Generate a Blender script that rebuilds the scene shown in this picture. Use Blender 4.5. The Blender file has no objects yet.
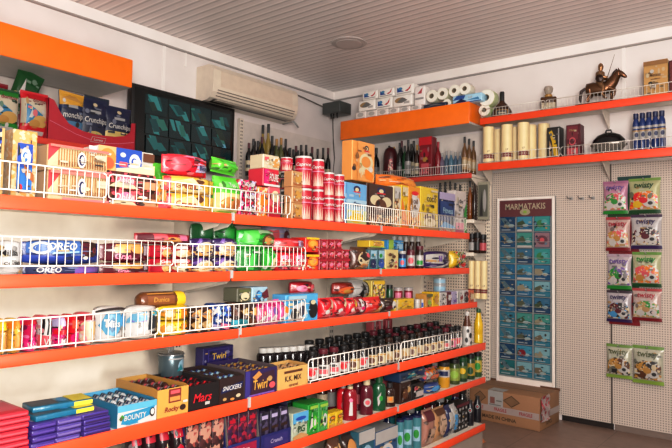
import bpy, bmesh, math, random
from mathutils import Vector, Matrix
random.seed(7)
C = bpy.context.scene.collection
PI = math.pi

# ------------------------------------------------------------------ camera numbers (672 x 448 frame)
FPX, YAW, PIT, ROL = 606.74, math.radians(38.822), math.radians(2.854), math.radians(0.97)
CAM = Vector((3.8775, -4.7497, 1.2321))
ROT = Matrix.Rotation(YAW, 3, 'Z') @ Matrix.Rotation(PI/2 + PIT, 3, 'X') @ Matrix.Rotation(ROL, 3, 'Z')

def hit(px, py, ax, val):
    d = ROT @ Vector(((px - 336)/FPX, (224 - py)/FPX, -1))
    return CAM + d * ((val - CAM[ax]) / d[ax])

def proj(p):
    q = ROT.transposed() @ (Vector(p) - CAM)
    return 336 + FPX*q.x/-q.z, 224 - FPX*q.y/-q.z

def along(px, ax, val, z):
    """coordinate along a shelf front (plane ax=val) at height z seen in pixel column px"""
    py = 230.0
    for _ in range(6):
        h = hit(px, py, ax, val)
        py += (proj((h.x, h.y, z))[1] - py)
    return hit(px, py, ax, val)[1 - ax]

# ------------------------------------------------------------------ materials
def lin(c):
    return tuple(((v/255)/12.92 if v/255 <= .04045 else ((v/255 + .055)/1.055)**2.4) for v in c) + (1,)

COL = dict(white=(238,234,228), cream=(240,222,180), beige=(222,205,170), tan=(200,160,100), kraft=(190,140,75), gold=(205,150,60),
  yellow=(250,205,20), lemon=(255,235,60), orange=(250,135,15), dorange=(235,95,10), red=(215,20,35), dred=(140,15,30), crimson=(175,10,40),
  maroon=(95,20,35), pink=(240,130,165), magenta=(215,20,110), rose=(225,90,100), purple=(75,35,130), dpurple=(50,25,85), violet=(120,85,165), lilac=(190,180,215),
  navy=(20,30,80), blue=(30,75,165), sky=(70,160,215), pale=(170,210,230), teal=(30,125,135), cyan=(60,170,190), dteal=(20,70,80),
  green=(30,150,45), bgreen=(90,205,40), dgreen=(15,75,35), lime=(165,205,70), olive=(95,100,55), brown=(95,50,25), dbrown=(50,26,18), choc=(65,35,25),
  black=(18,17,18), dark=(38,35,36), grey=(130,128,125), silver=(185,185,185), lgrey=(205,202,198), biscuit=(215,150,75), dbiscuit=(165,95,40), amber=(150,75,20), skin=(235,200,170))
def mute(c, k=.08):
    l = .3*c[0] + .59*c[1] + .11*c[2]
    return tuple((v + (l - v)*k)*(1.0 - .27*l/255) for v in c)
_m = {}
def mat(c, rough=.42, foil=False, metal=0., trans=0., emit=0., name=None, raw=False):
    if not isinstance(c, (str, tuple)): return c
    key = (c, rough, foil, metal, trans, emit, raw)
    if key in _m: return _m[key]
    rgb = COL[c] if isinstance(c, str) else c
    rgb = lin(rgb if raw else mute(rgb))
    m = bpy.data.materials.new(name or (c if isinstance(c, str) else 'paint')); m.use_nodes = True
    nt = m.node_tree; b = nt.nodes['Principled BSDF']
    tc = nt.nodes.new('ShaderNodeTexCoord'); nz = nt.nodes.new('ShaderNodeTexNoise'); nz.inputs['Scale'].default_value = 45 if foil else 18
    nt.links.new(tc.outputs['Object'], nz.inputs['Vector'])
    mx = nt.nodes.new('ShaderNodeMixRGB'); mx.blend_type = 'MULTIPLY'; mx.inputs[0].default_value = .18
    mx.inputs[1].default_value = rgb; nt.links.new(nz.outputs['Fac'], mx.inputs[2]); nt.links.new(mx.outputs[0], b.inputs['Base Color'])
    b.inputs['Roughness'].default_value = rough; b.inputs['Metallic'].default_value = metal
    b.inputs['Transmission Weight'].default_value = trans
    if foil:
        bp = nt.nodes.new('ShaderNodeBump'); bp.inputs['Strength'].default_value = .35; bp.inputs['Distance'].default_value = .004
        nt.links.new(nz.outputs['Fac'], bp.inputs['Height']); nt.links.new(bp.outputs[0], b.inputs['Normal'])
    if emit:
        b.inputs['Emission Color'].default_value = rgb; b.inputs['Emission Strength'].default_value = emit
    _m[key] = m
    return m

def busy(cols, scale=60, rough=.35, seed=0, stretch=(1,1,1)):
    """busy printed wrapping: cells of a few colours"""
    key = ('busy', tuple(cols), scale, rough, seed, stretch)
    if key in _m: return _m[key]
    m = bpy.data.materials.new('print'); m.use_nodes = True
    nt = m.node_tree; b = nt.nodes['Principled BSDF']
    tc = nt.nodes.new('ShaderNodeTexCoord'); mp = nt.nodes.new('ShaderNodeMapping'); mp.inputs['Scale'].default_value = stretch
    mp.inputs['Location'].default_value = (seed*.37, seed*.19, seed*.53)
    v = nt.nodes.new('ShaderNodeTexVoronoi'); v.inputs['Scale'].default_value = scale
    nt.links.new(tc.outputs['Object'], mp.inputs[0]); nt.links.new(mp.outputs[0], v.inputs['Vector'])
    sp = nt.nodes.new('ShaderNodeSeparateColor'); nt.links.new(v.outputs['Color'], sp.inputs[0])
    r = nt.nodes.new('ShaderNodeValToRGB'); r.color_ramp.interpolation = 'CONSTANT'
    n = len(cols); e = r.color_ramp.elements
    while len(e) < n: e.new(.5)
    for i, c in enumerate(cols):
        e[i].position = i/n; e[i].color = lin(mute(COL[c] if isinstance(c, str) else c))
    nt.links.new(sp.outputs[0], r.inputs[0]); nt.links.new(r.outputs[0], b.inputs['Base Color'])
    b.inputs['Roughness'].default_value = rough
    _m[key] = m
    return m

# ------------------------------------------------------------------ text outlines -> triangles
_t = {}
def text_mesh(s):
    if s in _t: return _t[s]
    cu = bpy.data.curves.new('letters', 'FONT'); cu.body = s; cu.resolution_u = 2; cu.offset = .018
    ob = bpy.data.objects.new('letters', cu); C.objects.link(ob)
    bpy.context.view_layer.update()
    me = ob.to_mesh(); me.calc_loop_triangles()
    V = [(v.co.x, v.co.y) for v in me.vertices]; F = [tuple(t.vertices) for t in me.loop_triangles]
    ob.to_mesh_clear(); bpy.data.objects.remove(ob); bpy.data.curves.remove(cu)
    x0 = min(v[0] for v in V); x1 = max(v[0] for v in V); y0 = min(v[1] for v in V); y1 = max(v[1] for v in V)
    _t[s] = ([((x-(x0+x1)/2)/(y1-y0), (y-(y0+y1)/2)/(y1-y0)) for x, y in V], F, (x1-x0)/(y1-y0))
    return _t[s]

# ------------------------------------------------------------------ mesh builder
class MB:
    def __init__(s): s.v=[]; s.f=[]; s.mi=[]; s.sm=[]; s.mats=[]
    def m(s, c):
        c = mat(c)
        if c not in s.mats: s.mats.append(c)
        return s.mats.index(c)
    def add(s, V, F, c, smooth=False):
        o = len(s.v); k = s.m(c); s.v += [tuple(p) for p in V]
        for f in F: s.f.append(tuple(i+o for i in f)); s.mi.append(k); s.sm.append(smooth)
    def box(s, x0,x1,y0,y1,z0,z1,c):
        V=[(x0,y0,z0),(x1,y0,z0),(x1,y1,z0),(x0,y1,z0),(x0,y0,z1),(x1,y0,z1),(x1,y1,z1),(x0,y1,z1)]
        s.add(V,[(3,2,1,0),(4,5,6,7),(0,1,5,4),(1,2,6,5),(2,3,7,6),(3,0,4,7)],c); return s
    def cbox(s, x0,x1,y0,y1,z0,z1,c,b=.003,seg=1,M=None):
        bm=bmesh.new(); bmesh.ops.create_cube(bm,size=1)
        for v in bm.verts: v.co=Vector(((x0+x1)/2+v.co.x*(x1-x0),(y0+y1)/2+v.co.y*(y1-y0),(z0+z1)/2+v.co.z*(z1-z0)))
        b=min(b,.45*min(x1-x0,y1-y0,z1-z0))
        bmesh.ops.bevel(bm,geom=bm.edges[:],offset=b,segments=seg,profile=.5,affect='EDGES')
        bm.verts.index_update()
        V=[(M@v.co if M else v.co) for v in bm.verts]; F=[tuple(v.index for v in f.verts) for f in bm.faces]; bm.free()
        s.add(V,F,c,seg>1); return s
    def lathe(s, prof, c, n=20, M=None, caps=True):
        """prof: list of (r,z); sharp corners get their own rings"""
        segs=[[prof[0]]]
        for i in range(1,len(prof)):
            segs[-1].append(prof[i])
            if i<len(prof)-1:
                a=math.atan2(prof[i][1]-prof[i-1][1],prof[i][0]-prof[i-1][0]); b=math.atan2(prof[i+1][1]-prof[i][1],prof[i+1][0]-prof[i][0])
                d=abs((b-a+PI)%(2*PI)-PI)
                if d>.6: segs.append([prof[i]])
        for sg in segs:
            V=[];F=[]
            for r,z in sg:
                for k in range(n):
                    t=2*PI*k/n; p=Vector((r*math.sin(t),-r*math.cos(t),z)); V.append(M@p if M else p)
            for i in range(len(sg)-1):
                for k in range(n):
                    a=i*n+k;b=i*n+(k+1)%n; F.append((a,b,b+n,a+n))
            s.add(V,F,c,True)
        if caps:
            for (r,z),fl in ((prof[0],1),(prof[-1],0)):
                if r>1e-4:
                    V=[Vector((r*math.sin(2*PI*k/n),-r*math.cos(2*PI*k/n),z)) for k in range(n)]
                    if M: V=[M@p for p in V]
                    s.add(V,[tuple(reversed(range(n))) if fl else tuple(range(n))],c)
        return s
    def tube(s, pts, r, c, n=6, r2=None):
        pts=[Vector(p) for p in pts]; N=len(pts); V=[];F=[]
        for i,p in enumerate(pts):
            d=(pts[min(i+1,N-1)]-pts[max(i-1,0)]).normalized()
            u=d.cross(Vector((0,0,1))); 
            if u.length<.05: u=d.cross(Vector((0,1,0)))
            u.normalize(); w=d.cross(u); rr=r if r2 is None else r+(r2-r)*i/(N-1)
            for k in range(n): V.append(p+rr*(u*math.cos(2*PI*k/n)+w*math.sin(2*PI*k/n)))
        for i in range(N-1):
            for k in range(n):
                a=i*n+k;b=i*n+(k+1)%n; F.append((a,b,b+n,a+n))
        F.append(tuple(reversed(range(n)))); F.append(tuple(range((N-1)*n,N*n)))
        s.add(V,F,c,n>4); return s
    def loft(s, rings, c, smooth=True, cap=True):
        n=len(rings[0]); V=[p for r in rings for p in r]; F=[]
        for i in range(len(rings)-1):
            for k in range(n):
                a=i*n+k;b=i*n+(k+1)%n; F.append((a,b,b+n,a+n))
        s.add(V,F,c,smooth)
        if cap:
            s.add(rings[0],[tuple(reversed(range(n)))],c); s.add(rings[-1],[tuple(range(n))],c)
        return s
    def pillow(s, S, c, n=14, m=12):
        us=[k/n for k in range(n+1)]; vs=[.5-.5*math.cos(PI*k/m) for k in range(m+1)]
        for side in (1,-1):
            V=[S(u,v,0,side) for v in vs for u in us]; F=[]
            for j in range(m):
                for i in range(n):
                    a=j*(n+1)+i; q=(a,a+1,a+n+2,a+n+1); F.append(q if side==1 else q[::-1])
            s.add(V,F,c,True)
        return s
    def art(s, S, art, asp, off=.0007, base=.0008):
        """flat printed shapes laid on surface S(u,v,off); asp = width/height of the surface"""
        for i,a in enumerate(art):
            o=base+off*i; k=a[0]
            if k=='r':
                _,u0,v0,u1,v1,c=a; nu=max(1,int(abs(u1-u0)*10)); nv=max(1,int(abs(v1-v0)*8))
                V=[S(u0+(u1-u0)*x/nu,v0+(v1-v0)*y/nv,o) for y in range(nv+1) for x in range(nu+1)]
                F=[(y*(nu+1)+x,y*(nu+1)+x+1,(y+1)*(nu+1)+x+1,(y+1)*(nu+1)+x) for y in range(nv) for x in range(nu)]
                s.add(V,F,c,True)
            elif k=='e':
                _,cu,cv,ru,rv,c=a; n=16; V=[S(cu,cv,o)]
                for q in (.5,1):
                    V+=[S(cu+ru*q*math.cos(2*PI*j/n),cv+rv*q*math.sin(2*PI*j/n),o) for j in range(n)]
                F=[(0,1+j,1+(j+1)%n) for j in range(n)]+[(1+j,1+n+j,1+n+(j+1)%n,1+(j+1)%n) for j in range(n)]
                s.add(V,F,c,True)
            elif k=='p':
                _,P,c=a; cu=sum(p[0] for p in P)/len(P); cv=sum(p[1] for p in P)/len(P)
                n=len(P); K=4
                for j in range(n):
                    A=(cu,cv);B=P[j];D=P[(j+1)%n]; V=[];ix={};F=[]
                    for a_ in range(K+1):
                        for b_ in range(K+1-a_):
                            ix[a_,b_]=len(V); q=1-(a_+b_)/K
                            V.append(S(A[0]*q+B[0]*a_/K+D[0]*b_/K,A[1]*q+B[1]*a_/K+D[1]*b_/K,o))
                    for a_ in range(K):
                        for b_ in range(K-a_):
                            F.append((ix[a_,b_],ix[a_+1,b_],ix[a_,b_+1]))
                            if a_+b_<K-1: F.append((ix[a_+1,b_],ix[a_+1,b_+1],ix[a_,b_+1]))
                    s.add(V,F,c,True)
            elif k=='t':
                _,tx,cu,cv,hv,wu,c=a[:7]; sh=a[7] if len(a)>7 else 0; rt=a[8] if len(a)>8 else 0
                hv*=.88; wu*=.9
                V,F,W=text_mesh(tx); sy=hv; sx=hv/asp
                if W*sx>wu: sx=wu/W
                cr,sr=math.cos(rt),math.sin(rt)
                P=[]
                for x,y in V:
                    X=(x+sh*y)*sx; Y=y*sy; X2=X*asp; P.append(S(cu+(X2*cr-Y*sr)/asp,cv+X2*sr+Y*cr,o+.0006))
                s.add(P,F,c)
        return s
    def build(s, name, parent=None, loc=None, rotz=0, rot=None):
        me=bpy.data.meshes.new(name); me.from_pydata([tuple(v) for v in s.v],[],s.f)
        for m in s.mats: me.materials.append(m)
        me.polygons.foreach_set('material_index',s.mi); me.polygons.foreach_set('use_smooth',s.sm); me.update()
        o=bpy.data.objects.new(name,me); C.objects.link(o)
        if parent is not None: o.parent=parent
        if loc is not None: o.location=loc
        if rot is not None: o.rotation_euler=rot
        elif rotz: o.rotation_euler=(0,0,rotz)
        return o

LABELS=set()
def tag(o,label,cat,group=None,kind=None):
    o['label']=label; o['category']=cat
    if group: o['group']=group
    if kind: o['kind']=kind
    if label in LABELS: print('DUP LABEL',label)
    if not 4<=len(label.split())<=16: print('LEN LABEL',len(label.split()),label)
    LABELS.add(label); return o
def thing(name,label,cat,loc=(0,0,0),rotz=0,group=None,rot=None):
    o=bpy.data.objects.new(name,None); o.empty_display_size=.03; C.objects.link(o); o.location=loc
    o.rotation_euler=rot if rot else (0,0,rotz); return tag(o,label,cat,group)
def dup(root,label,loc,rotz=None,rot=None,group=None):
    """copy of a thing and of its parts"""
    def cp(o,par):
        c=o.copy(); C.objects.link(c); c.parent=par
        for ch in o.children: cp(ch,c)
        return c
    r=root.copy(); C.objects.link(r)
    for ch in root.children: cp(ch,r)
    r.location=loc
    if rot is not None: r.rotation_euler=rot
    elif rotz is not None: r.rotation_euler=(0,0,rotz)
    tag(r,label,root['category'],group or root.get('group')); return r
def struct(mb,name,**k):
    o=mb.build(name,**k); o['kind']='structure'; return o
ORD=['first','second','third','fourth','fifth','sixth','seventh','eighth','ninth','tenth','eleventh','twelfth','thirteenth','fourteenth','fifteenth','sixteenth','seventeenth','eighteenth','nineteenth','twentieth']
def ordl(i,n):
    return 'leftmost' if i==0 else ('rightmost' if i==n-1 else ORD[i])


# ================================================================== SETTING
def wall_mat(name, rgb, bump=.05):
    m=bpy.data.materials.new(name); m.use_nodes=True; nt=m.node_tree; b=nt.nodes['Principled BSDF']
    tc=nt.nodes.new('ShaderNodeTexCoord'); nz=nt.nodes.new('ShaderNodeTexNoise'); nz.inputs['Scale'].default_value=3; nz.inputs['Detail'].default_value=6
    nt.links.new(tc.outputs['Object'],nz.inputs['Vector'])
    r=nt.nodes.new('ShaderNodeValToRGB'); r.color_ramp.elements[0].position=.3; r.color_ramp.elements[1].position=.7
    r.color_ramp.elements[0].color=lin(tuple(v*.95 for v in rgb)); r.color_ramp.elements[1].color=lin(rgb)
    nt.links.new(nz.outputs['Fac'],r.inputs[0]); nt.links.new(r.outputs[0],b.inputs['Base Color']); b.inputs['Roughness'].default_value=.7
    bp=nt.nodes.new('ShaderNodeBump'); bp.inputs['Strength'].default_value=bump; nt.links.new(nz.outputs['Fac'],bp.inputs['Height']); nt.links.new(bp.outputs[0],b.inputs['Normal'])
    return m
def math_node(nt,op,a,b=None):
    n=nt.nodes.new('ShaderNodeMath'); n.operation=op
    for i,x in enumerate((a,b)):
        if x is None: continue
        if isinstance(x,(int,float)): n.inputs[i].default_value=x
        else: nt.links.new(x,n.inputs[i])
    return n.outputs[0]
def slat_mat():
    """white plastic ceiling boards running along X, a narrow groove and a soft ridge in each"""
    m=bpy.data.materials.new('ceiling_boards'); m.use_nodes=True; nt=m.node_tree; b=nt.nodes['Principled BSDF']
    tc=nt.nodes.new('ShaderNodeTexCoord'); sp=nt.nodes.new('ShaderNodeSeparateXYZ'); nt.links.new(tc.outputs['Object'],sp.inputs[0])
    f=math_node(nt,'FRACT',math_node(nt,'MULTIPLY',sp.outputs[1],14.5))
    r=nt.nodes.new('ShaderNodeValToRGB'); e=r.color_ramp.elements
    e[0].position=0; e[0].color=lin((178,172,171)); e[1].position=.16; e[1].color=lin((220,213,210))
    q=e.new(.6); q.color=lin((226,219,216)); q=e.new(.74); q.color=lin((250,245,242)); q=e.new(.88); q.color=lin((214,207,204)); q=e.new(1.0); q.color=lin((182,176,175))
    nt.links.new(f,r.inputs[0]); nt.links.new(r.outputs[0],b.inputs['Base Color']); b.inputs['Roughness'].default_value=.35
    bp=nt.nodes.new('ShaderNodeBump'); bp.inputs['Strength'].default_value=.3; bp.inputs['Distance'].default_value=.01; nt.links.new(r.outputs[0],bp.inputs['Height']); nt.links.new(bp.outputs[0],b.inputs['Normal'])
    return m
def peg_mat(name,rgb,pitch,ax,hole=.27,dark=.42):
    """painted steel sheet punched with a square grid of round holes"""
    m=bpy.data.materials.new(name); m.use_nodes=True; nt=m.node_tree; b=nt.nodes['Principled BSDF']
    tc=nt.nodes.new('ShaderNodeTexCoord'); sp=nt.nodes.new('ShaderNodeSeparateXYZ'); nt.links.new(tc.outputs['Object'],sp.inputs[0])
    def cell(o):
        f=math_node(nt,'FRACT',math_node(nt,'MULTIPLY',o,1/pitch)); g=math_node(nt,'SUBTRACT',f,.5); return math_node(nt,'MULTIPLY',g,g)
    d=math_node(nt,'SQRT',math_node(nt,'ADD',cell(sp.outputs[ax]),cell(sp.outputs[2])))
    k=math_node(nt,'LESS_THAN',d,hole)
    mx=nt.nodes.new('ShaderNodeMixRGB'); nt.links.new(k,mx.inputs[0]); mx.inputs[1].default_value=lin(rgb); mx.inputs[2].default_value=lin(tuple(v*dark for v in rgb))
    nt.links.new(mx.outputs[0],b.inputs['Base Color']); b.inputs['Roughness'].default_value=.5
    return m
def floor_mat():
    m=bpy.data.materials.new('floor_tiles'); m.use_nodes=True; nt=m.node_tree; b=nt.nodes['Principled BSDF']
    tc=nt.nodes.new('ShaderNodeTexCoord'); br=nt.nodes.new('ShaderNodeTexBrick'); br.offset=0; br.inputs['Scale'].default_value=1
    br.inputs['Brick Width'].default_value=.45; br.inputs['Row Height'].default_value=.45; br.inputs['Mortar Size'].default_value=.003
    br.inputs['Color1'].default_value=lin((150,120,104)); br.inputs['Color2'].default_value=lin((143,114,99)); br.inputs['Mortar'].default_value=lin((112,90,78))
    nt.links.new(tc.outputs['Object'],br.inputs['Vector']); nz=nt.nodes.new('ShaderNodeTexNoise'); nz.inputs['Scale'].default_value=14; nz.inputs['Detail'].default_value=8
    nt.links.new(tc.outputs['Object'],nz.inputs['Vector']); mx=nt.nodes.new('ShaderNodeMixRGB'); mx.blend_type='MULTIPLY'; mx.inputs[0].default_value=.45
    nt.links.new(br.outputs['Color'],mx.inputs[1]); nt.links.new(nz.outputs['Fac'],mx.inputs[2]); nt.links.new(mx.outputs[0],b.inputs['Base Color']); b.inputs['Roughness'].default_value=.38
    return m
WALL=wall_mat('wall_paint',(226,219,216)); TRIM=wall_mat('trim_paint',(236,230,226),.02)
struct(MB().box(-.2,6,-8,.2,-.1,0,floor_mat()),'floor')
struct(MB().box(-.2,6,-8,.2,2.882,2.98,slat_mat()),'ceiling')
struct(MB().box(-.2,0,-8,.2,0,2.882,WALL),'wall_left')
struct(MB().box(0,6,0,.2,0,2.882,WALL),'wall_back')
struct(MB().box(0,.02,-8,0,2.795,2.88,TRIM).box(0,.028,-8,0,2.788,2.798,(215,208,203)),'trim_1')
struct(MB().box(.02,6,-.02,0,2.795,2.88,TRIM).box(.02,6,-.028,0,2.788,2.798,(215,208,203)),'trim_2')
struct(MB().box(0,.006,-2.06,-2.035,1.5,2.79,TRIM),'trim_3')
struct(MB().box(2.74,2.765,-.006,0,2.34,2.79,TRIM),'trim_4')
struct(MB().box(0,.006,-1.86,-1.84,2.68,2.79,TRIM),'trim_5')
struct(MB().box(2.3,2.67,-.004,-.001,.0,.045,(38,30,28)),'shadow_strip')  # near-black strip painted in as the shadow below the pegboard
struct(MB().box(2.68,6,-.014,-.001,.0,.075,(150,128,115)),'baseboard_back')

# ================================================================== SHELVING
LIP=mat((236,76,30),raw=True); LIPB=mat((196,58,40),raw=True); CAN=mat((250,122,4),raw=True); STEEL=mat((226,216,202),raw=True); PANEL=mat((240,229,214),.6,raw=True)
def upright(y,x0,x1,z0,z1,ax=0):
    """steel upright with two rows of slots; ax=0 runs on the left wall side, ax=1 on the back wall"""
    mb=MB()
    def bx(a0,a1,d0,d1,z0,z1,c):
        if ax==0: mb.box(d0,d1,y+a0,y+a1,z0,z1,c)
        else: mb.box(y+a0,y+a1,-d1,-d0,z0,z1,c)
    bx(-.02,.02,x0,x1,z0,z1,STEEL)
    z=z0+.03
    while z<z1-.02:
        bx(-.010,-.004,x1,x1+.001,z,z+.014,'dark'); bx(.004,.010,x1,x1+.001,z,z+.014,'dark'); z+=.03
    return mb
XA,XC,XD=2.116,2.171,2.229
LEVELS=[('top',XA,1.342,1.381),('second',XA,1.1226,1.160),('third',XC,.914,.948),('fourth',XD,.6556,.700),('fifth',XD,.452,.489),('base',XD,.165,.205)]
JY=[-4.19,-3.19,-2.19,-1.19]
def shelf_part(root,x0,x1,y0,y1,z0,z1,lipc,inner,brackets=True):
    """steel tray along Y between x0 (wall side) and x1 (front) with coloured front lip"""
    sh=MB().box(x0,x1-.011,y0+.004,y1-.004,z1-.028,z1-.006,STEEL).build('shelf',root)
    l=MB().cbox(x1-.011,x1,y0+.006,y1-.006,z0,z1,lipc,.003,2); l.build('shelf_lip',sh)
    if brackets:
        for y in (y0+.024,y1-.030):
            V=[(x0,y,z1-.028),(x1-.03,y,z1-.028),(x1-.06,y,z1-.05),(x0,y,z1-.10)]
            b=MB(); b.add(V+[(a,c+.004,d) for a,c,d in V],[(0,1,2,3),(7,6,5,4),(0,4,5,1),(1,5,6,2),(2,6,7,3),(3,7,4,0)],STEEL); b.build('bracket',sh)
    return sh
names=['near','middle','far']
for i in range(3):
    y0,y1=JY[i],JY[i+1]
    t=thing('shelving_unit',['white steel shelving bay with orange lips holding the cracker and chocolate boxes','middle white steel shelving bay with orange lips holding the tall red tins','white steel shelving bay with orange lips ending beside the floor carton'][i],'shelving')
    MB().box(1.752,1.778,y0+.021,y1-.021,.10,1.375,PANEL).build('back_panel',t)
    upright(y0,1.745,1.80,0.0,1.40).build('upright',t)
    if i==2: upright(y1-.021,1.745,1.80,0.0,1.40).build('upright',t)
    for n,X,z0,z1 in LEVELS:
        sh=shelf_part(t,1.803,X,y0,y1,z0,z1,LIP,True)
        if n!='base': MB().box(X-.006,X+.003,y0-.006,y0+.006,z0+.012,z1+.004,'lgrey').build('price_clip',sh)
    MB().box(1.80,XD-.02,y0+.004,y1-.004,0,.163,(190,170,155)).build('plinth',t)

# ---- shelving on the left wall (behind): bag shelf with light box, bottle shelf
t=thing('shelving_unit','wall shelving bay under the orange light box near the television','shelving')
MB().box(.002,.022,-4.3,-2.6,.1,2.36,mat((205,196,188),.6,raw=True)).build('back_panel',t)
for y in (-3.58,-2.58): upright(y,.022,.05,.0,2.36).build('upright',t)
shelf_part(t,.052,.45,-4.3,-2.585,1.826,1.862,LIPB,True)
shelf_part(t,.052,.45,-4.3,-2.585,1.35,1.386,LIPB,True)
c=thing('light_box','long orange fascia light box above the snack bags by the television','light box',(0,0,0))
MB().cbox(.06,.45,-4.3,-2.6,2.268,2.285,mat((205,200,192),raw=True),.002).build('bottom_panel',c)
MB().cbox(.45,.462,-4.3,-2.6,2.268,2.448,CAN,.004,2).build('front_panel',c)
MB().cbox(.06,.45,-2.604,-2.592,2.285,2.448,CAN,.003).build('side_panel',c)
MB().cbox(.06,.45,-4.3,-2.604,2.436,2.448,CAN,.002).build('top_panel',c)

t=thing('shelving_unit','wall shelving bay full of dark bottles in the room corner','shelving')
MB().box(.002,.022,-1.27,-.06,.1,2.36,mat((220,212,205),.6,raw=True)).build('back_panel',t)
upright(-1.29,.022,.05,0,2.37).build('upright',t); upright(-.09,.022,.05,0,2.0).build('upright',t)
shelf_part(t,.052,.40,-1.27,-.40,1.815,1.85,LIPB,True)
shelf_part(t,.052,.40,-1.27,-.40,1.35,1.385,LIPB,True)

# ---- back wall bays
PEG=peg_mat('pegboard',(192,181,171),.0165,0,.27,.70); PEG2=peg_mat('pegboard_fine',(225,212,196),.0245,0,.24,.45)
def shelf_back(root,x0,x1,yf,z0,z1,lipc,br=()):
    sh=MB().box(x0+.004,x1-.004,yf+.011,-.052,z1-.028,z1-.006,STEEL).build('shelf',root)
    MB().cbox(x0+.003,x1-.003,yf,yf+.011,z0,z1,lipc,.003,2).build('shelf_lip',sh)
    for x in br:
        V=[(x,-.052,z1-.028),(x,yf+.03,z1-.028),(x,yf+.06,z1-.05),(x,-.052,z1-.16)]
        b=MB(); b.add(V+[(a+.005,c,d) for a,c,d in V],[(3,2,1,0),(4,5,6,7),(0,1,5,4),(1,2,6,5),(2,3,7,6),(3,0,4,7)],STEEL); b.build('bracket',sh)
    return sh
t=thing('shelving_unit','corner back wall shelving bay with perforated panel and shelf of spirits','shelving')
MB().box(.42,1.70,-.022,-.002,.05,1.86,PEG2).build('back_panel',t)
MB().box(.42,1.70,-.022,-.002,1.862,2.28,mat((224,216,209),.6,raw=True)).build('back_panel',t)
upright(.41,.022,.05,0,2.28,1).build('upright',t); upright(1.715,.022,.05,0,2.0,1).build('upright',t)
shelf_back(t,.42,1.71,-.35,1.855,1.895,LIPB,(.44,1.685))
for z in (1.53,1.265,.905): shelf_back(t,.42,1.71,-.30,z-.03,z,STEEL,(.44,1.685))
c=thing('light_box','orange fascia light box under the toilet paper packs in the corner','light box')
MB().cbox(.38,1.69,-.35,-.06,2.295,2.312,mat((205,200,192),raw=True),.002).build('bottom_panel',c)
MB().cbox(.38,1.69,-.362,-.35,2.295,2.470,CAN,.004,2).build('front_panel',c)
for x in (.38,1.678): MB().cbox(x,x+.012,-.35,-.06,2.312,2.470,CAN,.003).build('side_panel',c)
MB().cbox(.392,1.678,-.35,-.06,2.458,2.470,CAN,.002).build('top_panel',c)

t=thing('shelving_unit','back wall shelving bay with pegboard panels and two orange lipped display shelves','shelving')
MB().box(1.74,2.655,-.022,-.002,.045,1.93,PEG).build('back_panel',t)
MB().box(2.668,4.0,-.022,-.002,.045,1.93,PEG).build('back_panel',t)
MB().box(2.655,2.668,-.018,-.002,.045,1.93,(95,80,72)).build('seam',t)
shelf_back(t,1.75,3.7,-.30,2.283,2.335,LIP,(2.66,3.55))
shelf_back(t,1.735,3.7,-.30,1.915,1.972,LIP,(1.745,2.66,3.55))

# ---- wire guards
def guard(axis,front,a0,a1,z0,h,label,rails=1,pitch=.0253,seams=(),zoff=.016,b=.35):
    """white wire fence standing on a shelf edge"""
    r=.0020; col=mat((218,212,203),.35,raw=True)
    L=a1-a0; n=max(2,round(L/pitch))
    mb=MB(); rb=MB(); top=zoff+h
    def P(a,z): return (a,0,z)
    for z in (zoff,top): rb.tube([P(.012,z),P(L-.012,z)],r*1.25,col)
    for a,s in ((0,1),(L,-1)):
        rb.tube([P(a+s*.012,top),P(a+s*.003,top-.004),P(a,top-.013),P(a,zoff+.013),P(a+s*.003,zoff+.004),P(a+s*.012,zoff)],r*1.25,col)
    for k in range(1,n): mb.tube([P(L*k/n,zoff),P(L*k/n,top)],r*.68,col,4)
    for f in [.02,.5,.98]: mb.tube([P(L*f,0),P(L*f,zoff)],r,col,4)
    loc=(front,a0,z0) if axis==0 else (a0,front,z0)
    t=thing('wire_guard',label,'shelf guard',loc,PI/2 if axis==0 else 0)
    rb.build('guard_rim',t); mb.build('guard_wires',t); return t
def gpx(axis,front,p0,p1,z0,h,label,**k):
    guard(axis,front,along(p0,axis,front,z0),along(p1,axis,front,z0),z0,h,label,**k)
xa=XA-.006; xc=XC-.006; xd=XD-.006
gpx(0,xa,-30,106,1.381,.078,'white wire guard in front of the crackers on the top shelf')
gpx(0,xa,108,290,1.381,.078,'white wire guard in front of the yellow biscuits and green bags')
gpx(0,xa,342,466,1.381,.078,'white wire guard in front of the cereal boxes',pitch=.019)
gpx(0,xa,-30,173,1.160,.082,'white wire guard in front of the blue cookie packs',zoff=.024)
gpx(0,xa,174.5,305,1.160,.082,'white wire guard in front of the purple and green packs',zoff=.018)
gpx(0,xc,-30,158,.948,.080,'white wire guard in front of the magenta cookie packs',zoff=.012)
gpx(0,xc,159,305,.948,.080,'white wire guard in front of the pink bags and yellow packs',zoff=.012)
gpx(0,xd,308,400,.700,.088,'white wire guard with rounded end in front of the dark bottles',zoff=.010,pitch=.030)
gpx(0,xd,401,461,.700,.088,'white wire guard in front of the dark bottles near the yellow bottle',zoff=.010,pitch=.030)
gpx(1,-.344,370,470,1.895,.065,'white wire guard in front of the spirits on the corner shelf',pitch=.022,zoff=.008)
gpx(1,-.294,481,545,2.335,.063,'white wire guard in front of the cognac bottle on the upper shelf',pitch=.026,zoff=.008)
gpx(1,-.294,546,735,2.335,.063,'white wire guard in front of the knight statue on the upper shelf',pitch=.026,zoff=.008)
gpx(1,-.294,477,560,1.972,.063,'white wire guard in front of the cream tubes on the lower shelf',pitch=.026,zoff=.008)
gpx(1,-.294,561,650,1.972,.063,'white wire guard in front of the domed dish',pitch=.026,zoff=.008)
gpx(1,-.294,651,735,1.972,.063,'white wire guard at the end beyond the blue bottles',pitch=.026,zoff=.008)

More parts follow.
